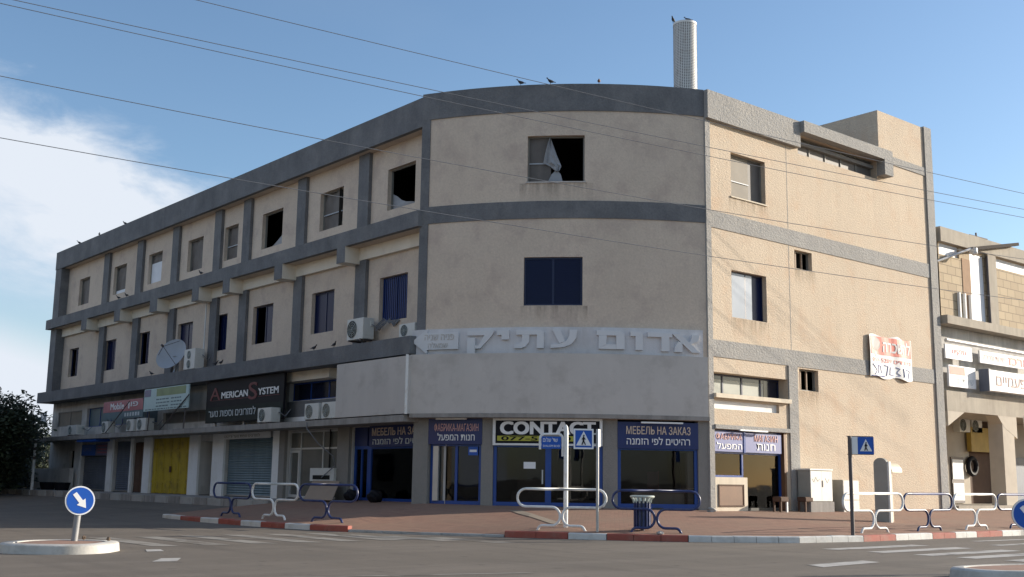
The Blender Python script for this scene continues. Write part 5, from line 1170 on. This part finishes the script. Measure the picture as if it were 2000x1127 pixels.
# furniture seen through the shop windows, and a block for a reflection
t = own('desk', 'tan wooden desk behind the right-hand shop window', 'desk', tuple(MF(1.35, .575, -1.3)))
mb = MB(); mb.mbox(MF, .45, 2.2, .99, 1.05, -.95, -.35, 0, .4); under(t, mb.build('top', 'desk_wood', None)); mb = MB(); mb.mbox(MF, .5, 2.15, .58, .985, -.45, -.41, 0, .4); under(t, mb.build('modesty_panel', 'desk_wood', None))
for a in (.5, 2.1): mb = MB(); mb.mbox(MF, a, a + .05, .58, .985, -.92, -.47); under(t, mb.build('side_panel', 'desk_wood', None))
t = own('wardrobe', 'brown wardrobe standing inside at the right edge of the shop window', 'wardrobe', tuple(MF(.6, .575, -.9)))
mb = MB(); mb.mbox(MF, .42, .60, .58, 2.2, -.8, -.2); under(t, mb.build('body', 'tan_board', None)); mb = MB(); mb.mbox(MF, .605, .63, .62, 2.15, -.7, -.25); under(t, mb.build('door', 'brown_wood', None))
t = own('office_chair', 'dark red chair behind the desk in the shop window', 'chair', tuple(MF(.95, .575, -2.2)))
mb = MB(); mb.mbox(MF, .75, 1.2, 1.0, 1.08, -2.4, -1.95); under(t, mb.build('seat', 'red_chair', None, bevel=.02)); mb = MB(); mb.mbox(MF, .75, 1.2, 1.1, 1.62, -2.42, -2.36); under(t, mb.build('backrest', 'red_chair', None, bevel=.02)); mb = MB(); mb.cyl(MF(.97, .575, -2.2), (0, 0, 1), .04, .42, 8); under(t, mb.build('stem', 'post_dark', None))
t = own('reflection_block', 'light tan block with a dark panel, standing for the warm reflection in the blue shop window on the side street', 'cabinet', (-4.6, 8.0, .575))  # tan block added behind the glass to bring in the window's warm reflection
mb = MB(); mb.box(-5.3, -4.8, 6.3, 9.3, .58, 2.25); under(t, mb.build('body', 'desk_wood', None)); mb = MB(); mb.box(-5.33, -5.303, 7.1, 8.0, .9, 2.2); under(t, mb.build('door', 'dark_void', None))
t = own('sofa', 'dim brown sofa inside behind the glass door of the middle shop', 'sofa', tuple(MF(5.4, .575, -2.0)))
mb = MB(); mb.mbox(MF, 4.9, 6.2, .6, .95, -2.6, -1.8, 0, .4); under(t, mb.build('seat', 'rust_brown', None, bevel=.03)); mb = MB(); mb.mbox(MF, 4.9, 6.2, .95, 1.35, -2.75, -2.55, 0, .4); under(t, mb.build('backrest', 'rust_brown', None, bevel=.03))

# ------------------------------------------------------------------ neighbouring building on the right
N_ = thing('block_building', 'older sandy block building with shop signs right of the sunlit wall', 'building', (13.5, 0, .5))
def nb(mb, name, m, parent=None): 
    o = mb.build(name, m, None)
    if parent: o.parent = parent; return o
    return under(N_, o)
mb = MB(); mb.box(13.35, 34, -.14, .4, 10.42, 10.98); mb.box(13.35, 34, .4, 12, 10.3, 10.6); nb(mb, 'roof', 'neigh_concrete')
wl_ = wall('wall', MR, 13.35, 34, 7.3, 10.42, [(13.42, 14.9, 9.95, 10.40, .12), (17.62, 21.5, 9.98, 10.40, .12), (22.5, 26, 9.98, 10.40, .12), (15.68, 16.75, 7.62, 10.3, .1)], .12, ['stone_block'], None); under(N_, wl_)
for a, b in ((13.42, 14.9), (17.62, 21.5), (22.5, 26)):
    mb = MB(); mb.mbox(MR, a, b, 9.97, 10.40, -.11, -.08); w = nb(mb, 'window', 'white_sheet')
    k = a + .7
    while k < b - .1: mb = MB(); mb.mbox(MR, k, k + .08, 9.97, 10.40, -.079, -.05); o = mb.build('mullion', 'rust_brown', w); o.matrix_parent_inverse = Matrix.Translation(-N_.location); k += 1.25
mb = MB(); mb.mbox(MR, 15.70, 16.73, 7.64, 10.28, -.09, -.03); nb(mb, 'blind', 'white_sheet')
mb = MB(); mb.mbox(MR, 15.05, 15.66, 7.62, 10.0, .005, .02); nb(mb, 'patch', 'rough_patch')
mb = MB(); mb.mbox(MR, 16.9, 17.55, 7.3, 10.42, -.05, .12); nb(mb, 'pilaster', 'neigh_concrete')
mb = MB(); mb.tube([MR(16.85, 7.3, .1), MR(16.85, 10.3, .1)], .05, 8); nb(mb, 'drainpipe', 'post_dark')
for a in (14.55, 14.95, 15.4): mb = MB(); mb.mbox(MR, a, a + .1, 7.61, 8.6, .02, .12); nb(mb, 'balcony_post', 'white_wall')
mb = MB(); mb.box(13.36, 34, -.24, .3, 7.28, 7.60); nb(mb, 'slab', 'neigh_concrete')
mb = MB(); mb.box(13.36, 34, .32, 1.1, 4.802, 7.275); nb(mb, 'shop_wall', 'shop_wall')
mb = MB(); mb.tube([(13.4, -.1, 6.66), (34, -.1, 6.62)], .07, 8); nb(mb, 'pipe', 'metal_grey')
mb = MB(); mb.box(13.36, 34, -.05, 5, 4.05, 4.8); nb(mb, 'beam', 'neigh_concrete')
for hp in ([(13.38, -.045, 4.05), (14.6, -.045, 4.05), (13.38, -.045, 3.5)], [(17.1, -.045, 4.05), (18.6, -.045, 4.05), (18.6, -.045, 3.2), (17.6, -.045, 3.6)]): mb = MB(); mb.prism(hp, (0, 1, 0), .5); nb(mb, 'haunch', 'pier_plaster')
mb = MB(); mb.box(17.45, 18.35, -.04, .55, .3, 4.05); nb(mb, 'column', 'pier_plaster')
mb = MB(); mb.box(26, 26.9, -.04, .55, .3, 4.05); nb(mb, 'column', 'pier_plaster')
mb = MB(); mb.box(13.4, 19.5, 2.5, 2.7, .4, 4.1); mb.box(21.5, 34, 2.5, 2.7, .4, 4.1); nb(mb, 'wall', 'pier_plaster')
mb = MB(); mb.box(19.5, 21.5, 2.55, 2.65, .5, 4.1); nb(mb, 'doorway', 'rust_brown')
mb = MB(); mb.box(21.5, 26, 2.44, 2.49, .6, 2.6); nb(mb, 'roller_shutter', 'shutter_grey')
mb = MB(); mb.box(17.95, 18.9, 2.44, 2.49, .65, 2.5); d_ = nb(mb, 'door', 'post_dark'); mb = MB(); mb.box(18.0, 18.85, 2.42, 2.438, 1.6, 2.4); mb.box(18.0, 18.85, 2.42, 2.438, .75, 1.45); nb(mb, 'pane', 'sign_white', d_)
mb = MB(); mb.box(13.36, 34, -.3, 9, .2, .62); nb(mb, 'step', 'neigh_concrete')
mb = MB(); mb.box(33.9, 34, .1, 12, .3, 10.4); mb.box(13.36, 13.5, .4, 12, .3, 10.4); mb.box(13.36, 34, 11.9, 12, .3, 10.4); nb(mb, 'wall', 'stone_block')
mb = MB(); mb.box(19.2, 21.8, 2.2, 2.4, 2.75, 3.75); nb(mb, 'awning_panel', 'dull_yellow')
t = own('tyre', 'dark tyre hung beside the glazed door of the block building', 'tyre', (19.5, 2.4, 2.0)); mb = MB(); n_ = 24; mb.tube([(19.5 + .33 * math.cos(2 * math.pi * k / n_), 2.38, 2.15 + .33 * math.sin(2 * math.pi * k / n_)) for k in range(n_ + 1)], .1, 8, cap=False); under(t, mb.build('tread', 'black_board', None, smooth=True))
for k, (a, lb) in enumerate(((18.3, 'left beige air conditioner under the beam of the block building'), (19.3, 'right beige air conditioner under the beam of the block building'))):
    ac_unit((a + .45, 2.5, 3.5), 0, .85, .6, .3, lb, feet=False)
s = sign('shop_sign', MR, 13.42, 15.36, 6.0, 6.53, .0, .06, 'sign_white', 'small white sign with red letters under the pipe of the block building')
under(s, text('חלקים', MR, 13.9, 14.9, 6.15, 6.4, .06, .066, 'red_letter', None, bold=.02))
s = sign('shop_sign', MR, 13.55, 15.5, 4.96, 5.76, .0, .08, 'sign_white', 'white sign with a red corner panel below another on the block building')
mb = MB(); mb.mbox(MR, 13.6, 14.7, 5.42, 5.72, .081, .088); under(s, mb.build('red_panel', 'pale_red', None)); under(s, text([('שירות מהיר', 13.7, 15.3, 5.08, 5.3)], MR, 0, 0, 0, 0, .08, .086, 'letter_grey', None))
s = sign('shop_sign', MR, 15.95, 20.5, 6.02, 6.5, .0, .06, 'banner_white', 'long cream sign with red letters above the big white box sign')
under(s, text([('מרכז', 18.2, 19.9, 6.1, 6.4)], MR, 0, 0, 0, 0, .06, .066, 'pale_red', None, bold=.02)); under(s, text([('שירות ומכירה', 16.2, 17.9, 6.15, 6.35)], MR, 0, 0, 0, 0, .06, .066, 'letter_pink', None))
s = sign('shop_sign', MR, 15.9, 21.6, 4.93, 5.72, .1, .45, 'sign_white', 'big white box sign with dark red Hebrew lettering at the right edge')
mb = MB(); mb.mbox(MR, 15.8, 15.898, 4.9, 5.75, .05, .46); under(s, mb.build('side', 'shutter_grey', None))
under(s, text([('פעמיים', 16.35, 18.75, 5.14, 5.52), ('צמיג', 19.2, 21.2, 5.14, 5.52)], MR, 0, 0, 0, 0, .45, .458, 'dark_red', None, bold=.012))
t = own('flood_lamp_arm', 'dark angled arm with a small white lamp sticking out from the block building', 'lamp', (13.3, -.05, 9.6))
mb = MB(); mb.box(0, 3.9, -.09, .09, -.06, .07, 0, Matrix.Translation((15.2, -.3, 10.33)) @ Matrix.Rotation(R(-11), 4, 'Y')); under(t, mb.build('arm', 'dark_steel', None)); mb = MB(); mb.tube([(13.2, -.02, 9.62), (15.35, -.35, 10.4)], .05, 8); under(t, mb.build('strut', 'metal_grey', None))
mb = MB(); mb.cyl((15.05, -.5, 10.25), (0, -.4, -1), .17, .2, 14, 0, .1); under(t, mb.build('lamp_head', 'white_paint', None)); mb = MB(); mb.tube([(16.2, -.1, 10.4), (16.1, -.1, 11.15)], .035, 6); mb.tube([(15.6, -.1, 11.0), (17.0, -.1, 11.02)], .02, 6); under(t, mb.build('antenna', 'post_dark', None))
t = own('white_pole', 'thin white pole before the column of the block building', 'pole', (18.5, -.6, .5)); mb = MB(); mb.tube([(18.5, -.55, .4), (18.25, -.55, 4.05)], .06, 10); under(t, mb.build('shaft', 'white_paint', None, smooth=True))

# ------------------------------------------------------------------ trees, and the unseen block added across the street
def tree(name, x, y, z, h, r, trunk_h, label, leaf, n, seed, squash=1., lowest=.12):
    rd = random.Random(seed); t = thing(name, label, 'tree', (x, y, z), None)
    mb = MB(); tips = []
    mb.tube([(0, 0, -.1), (.05, .03, trunk_h * .5), (-.04, .05, trunk_h)], [r * .09, r * .075, r * .06], 9)
    for k in range(8):
        a = 2 * math.pi * k / 8 + rd.uniform(-.3, .3); rr = r * rd.uniform(.45, .8); zz = trunk_h + (h - trunk_h) * rd.uniform(.1, .75)
        m_ = (rr * .45 * math.cos(a), rr * .45 * math.sin(a), trunk_h + (zz - trunk_h) * .55); e_ = (rr * math.cos(a), rr * math.sin(a), zz)
        mb.tube([(-.04, .05, trunk_h * .85), m_, e_], [r * .045, r * .03, r * .012], 6); tips.append(Vector(e_))
    mb.build('trunk', 'bark', t, smooth=True)
    cl = [(tp + Vector((rd.uniform(-.2, .2), rd.uniform(-.2, .2), rd.uniform(-.1, .3))) * r, r * rd.uniform(.28, .48)) for tp in tips for _ in range(3)]
    cl += [(Vector((rd.uniform(-.55, .55) * r, rd.uniform(-.55, .55) * r, h * rd.uniform(lowest, .9))), r * rd.uniform(.3, .5)) for _ in range(14)]
    mb = MB()
    for i in range(n):
        c, cr = cl[rd.randrange(len(cl))]; d = Vector((rd.gauss(0, 1), rd.gauss(0, 1), rd.gauss(0, 1))).normalized(); q = c + d * cr * (rd.random() ** .45) * Vector((1, 1, squash)).length / 1.73
        if q.z < .1: continue
        s = rd.uniform(.07, .15) * (1 + r * .05); a = Vector((rd.gauss(0, 1), rd.gauss(0, 1), rd.gauss(0, .6))).normalized(); b = a.orthogonal().normalized()
        mb.add([q - a * s, q + b * s * .45, q + a * s, q - b * s * .45], [(0, 1, 2, 3)])
    mb.build('crown', leaf, t)
    return t
tree('street_tree', -9.8, 37.2, .35, 5.0, 2.9, 1.2, 'dark bushy tree hiding the far end of the side street shops', 'leaf_dark', 15000, 3, lowest=.1)
tree('street_tree', -11.6, 47, .3, 5.4, 3.2, 1.4, 'dark tree at the left edge, behind the bushy one', 'leaf_dark', 9000, 5, lowest=.1)
for x, y, h_, r_, sd, n_, lb in ((-6.5, 43.4, 2.8, 1.7, 11, 6000, 'low dark shrub behind the bushy tree, close to the wall end'), (-8.2, 41.0, 2.4, 1.9, 12, 6000, 'low dark shrub at the very left edge under the trees'), (-4.4, 47, 3.4, 2.3, 13, 6000, 'dark shrub in the gap behind the end of the corner building')):
    tree('shrub', x, y, .3, h_, r_, .4, lb, 'leaf_dark', n_, sd, lowest=.02)
for k, (x, y) in enumerate(((-7, 66), (-3.2, 69), (.5, 72), (5, 74))):
    tree('far_tree', x, y, .2, 5.5, 3.4, 1.2, ('far street tree leftmost beyond the shrubs', 'far street tree second from left beyond the shrubs', 'far street tree third from left, behind the corner building', 'far street tree hidden behind the corner building end')[k], 'leaf_dark', 5000, 20 + k, lowest=.05)
t = own('striped_post', 'thin pale post with dark bands before the bushy tree', 'post', (-7.6, 36.2, .5))
mb = MB(); mb.tube([(-7.6, 36.2, .4), (-7.6, 36.2, 3.0)], .07, 10); under(t, mb.build('shaft', 'white_paint', None)); mb = MB()
for z in (2.0, 2.45, 2.8): mb.cyl((-7.6, 36.2, z), (0, 0, 1), .075, .14, 10)
under(t, mb.build('dark_band', 'post_dark', None))
for x, y, lb in ((-6.6, 34.9, 'dark planter tub at the foot of the low wall, nearer one'), (-6.6, 37.0, 'dark planter tub at the foot of the low wall, farther one')):
    t = own('planter_tub', lb, 'planter', (x, y, .54)); mb = MB(); mb.cyl((0, 0, 0), (0, 0, 1), .30, .38, 16, 0, .40); mb.build('tub', 'black_board', t); mb = MB(); mb.cyl((0, 0, .34), (0, 0, 1), .38, .03, 16); mb.build('soil', 'soil', t)
t = thing('added_apartment_block', 'unseen sandy apartment block added across the side street to cut its skylight', 'building', (-27, 30, 0))  # out-of-view block added and sized to cut skylight on the side street
for nm, b_, m_ in (('wall', (-36, -23.5, 3, 64, 0, 9.0), 'added_block_wall'), ('roof', (-36.2, -23.2, 2.8, 64.2, 9.0, 9.5), 'neigh_concrete')):
    mb = MB(); mb.box(*b_); under(t, mb.build(nm, m_, None))
for k in range(12):
    for z in (1.2, 4.3, 6.9): mb = MB(); mb.box(-23.499, -23.44, 6 + k * 4.8, 7.8 + k * 4.8, z, z + 1.6); under(t, mb.build('window', 'pane_dark', None))
# small stones on the far island, bits of litter
for x, y, s, lb in ((-20.2, -.55, .09, 'pale block on the road just beyond the left island, left one'), (-19.85, -.75, .07, 'pale block on the road just beyond the left island, right one')):
    mb = MB(); mb.box(-s, s, -s, s, 0, s * 1.6); o = mb.build('stone', 'kerb_white', None, bevel=.02); o.location = (x, y, .005); o.rotation_euler = (0, 0, .4); setp(o, lb, 'stone')
for x, y, lb in ((-18.5, -1.7, 'brown clod of earth right of the keep-right post'), (-18.3, -2.3, 'brown clod of earth near the rim of the left island')):
    bm = bmesh.new(); bmesh.ops.create_icosphere(bm, subdivisions=2, radius=.035)
    for v in bm.verts: v.co *= random.uniform(.7, 1.2)
    me = bpy.data.meshes.new('earth_clod'); bm.to_mesh(me); bm.free(); me.materials.append(MATS['soil']); o = bpy.data.objects.new('earth_clod', me); COL.objects.link(o); o.location = (x, y, .2); setp(o, lb, 'earth clod')
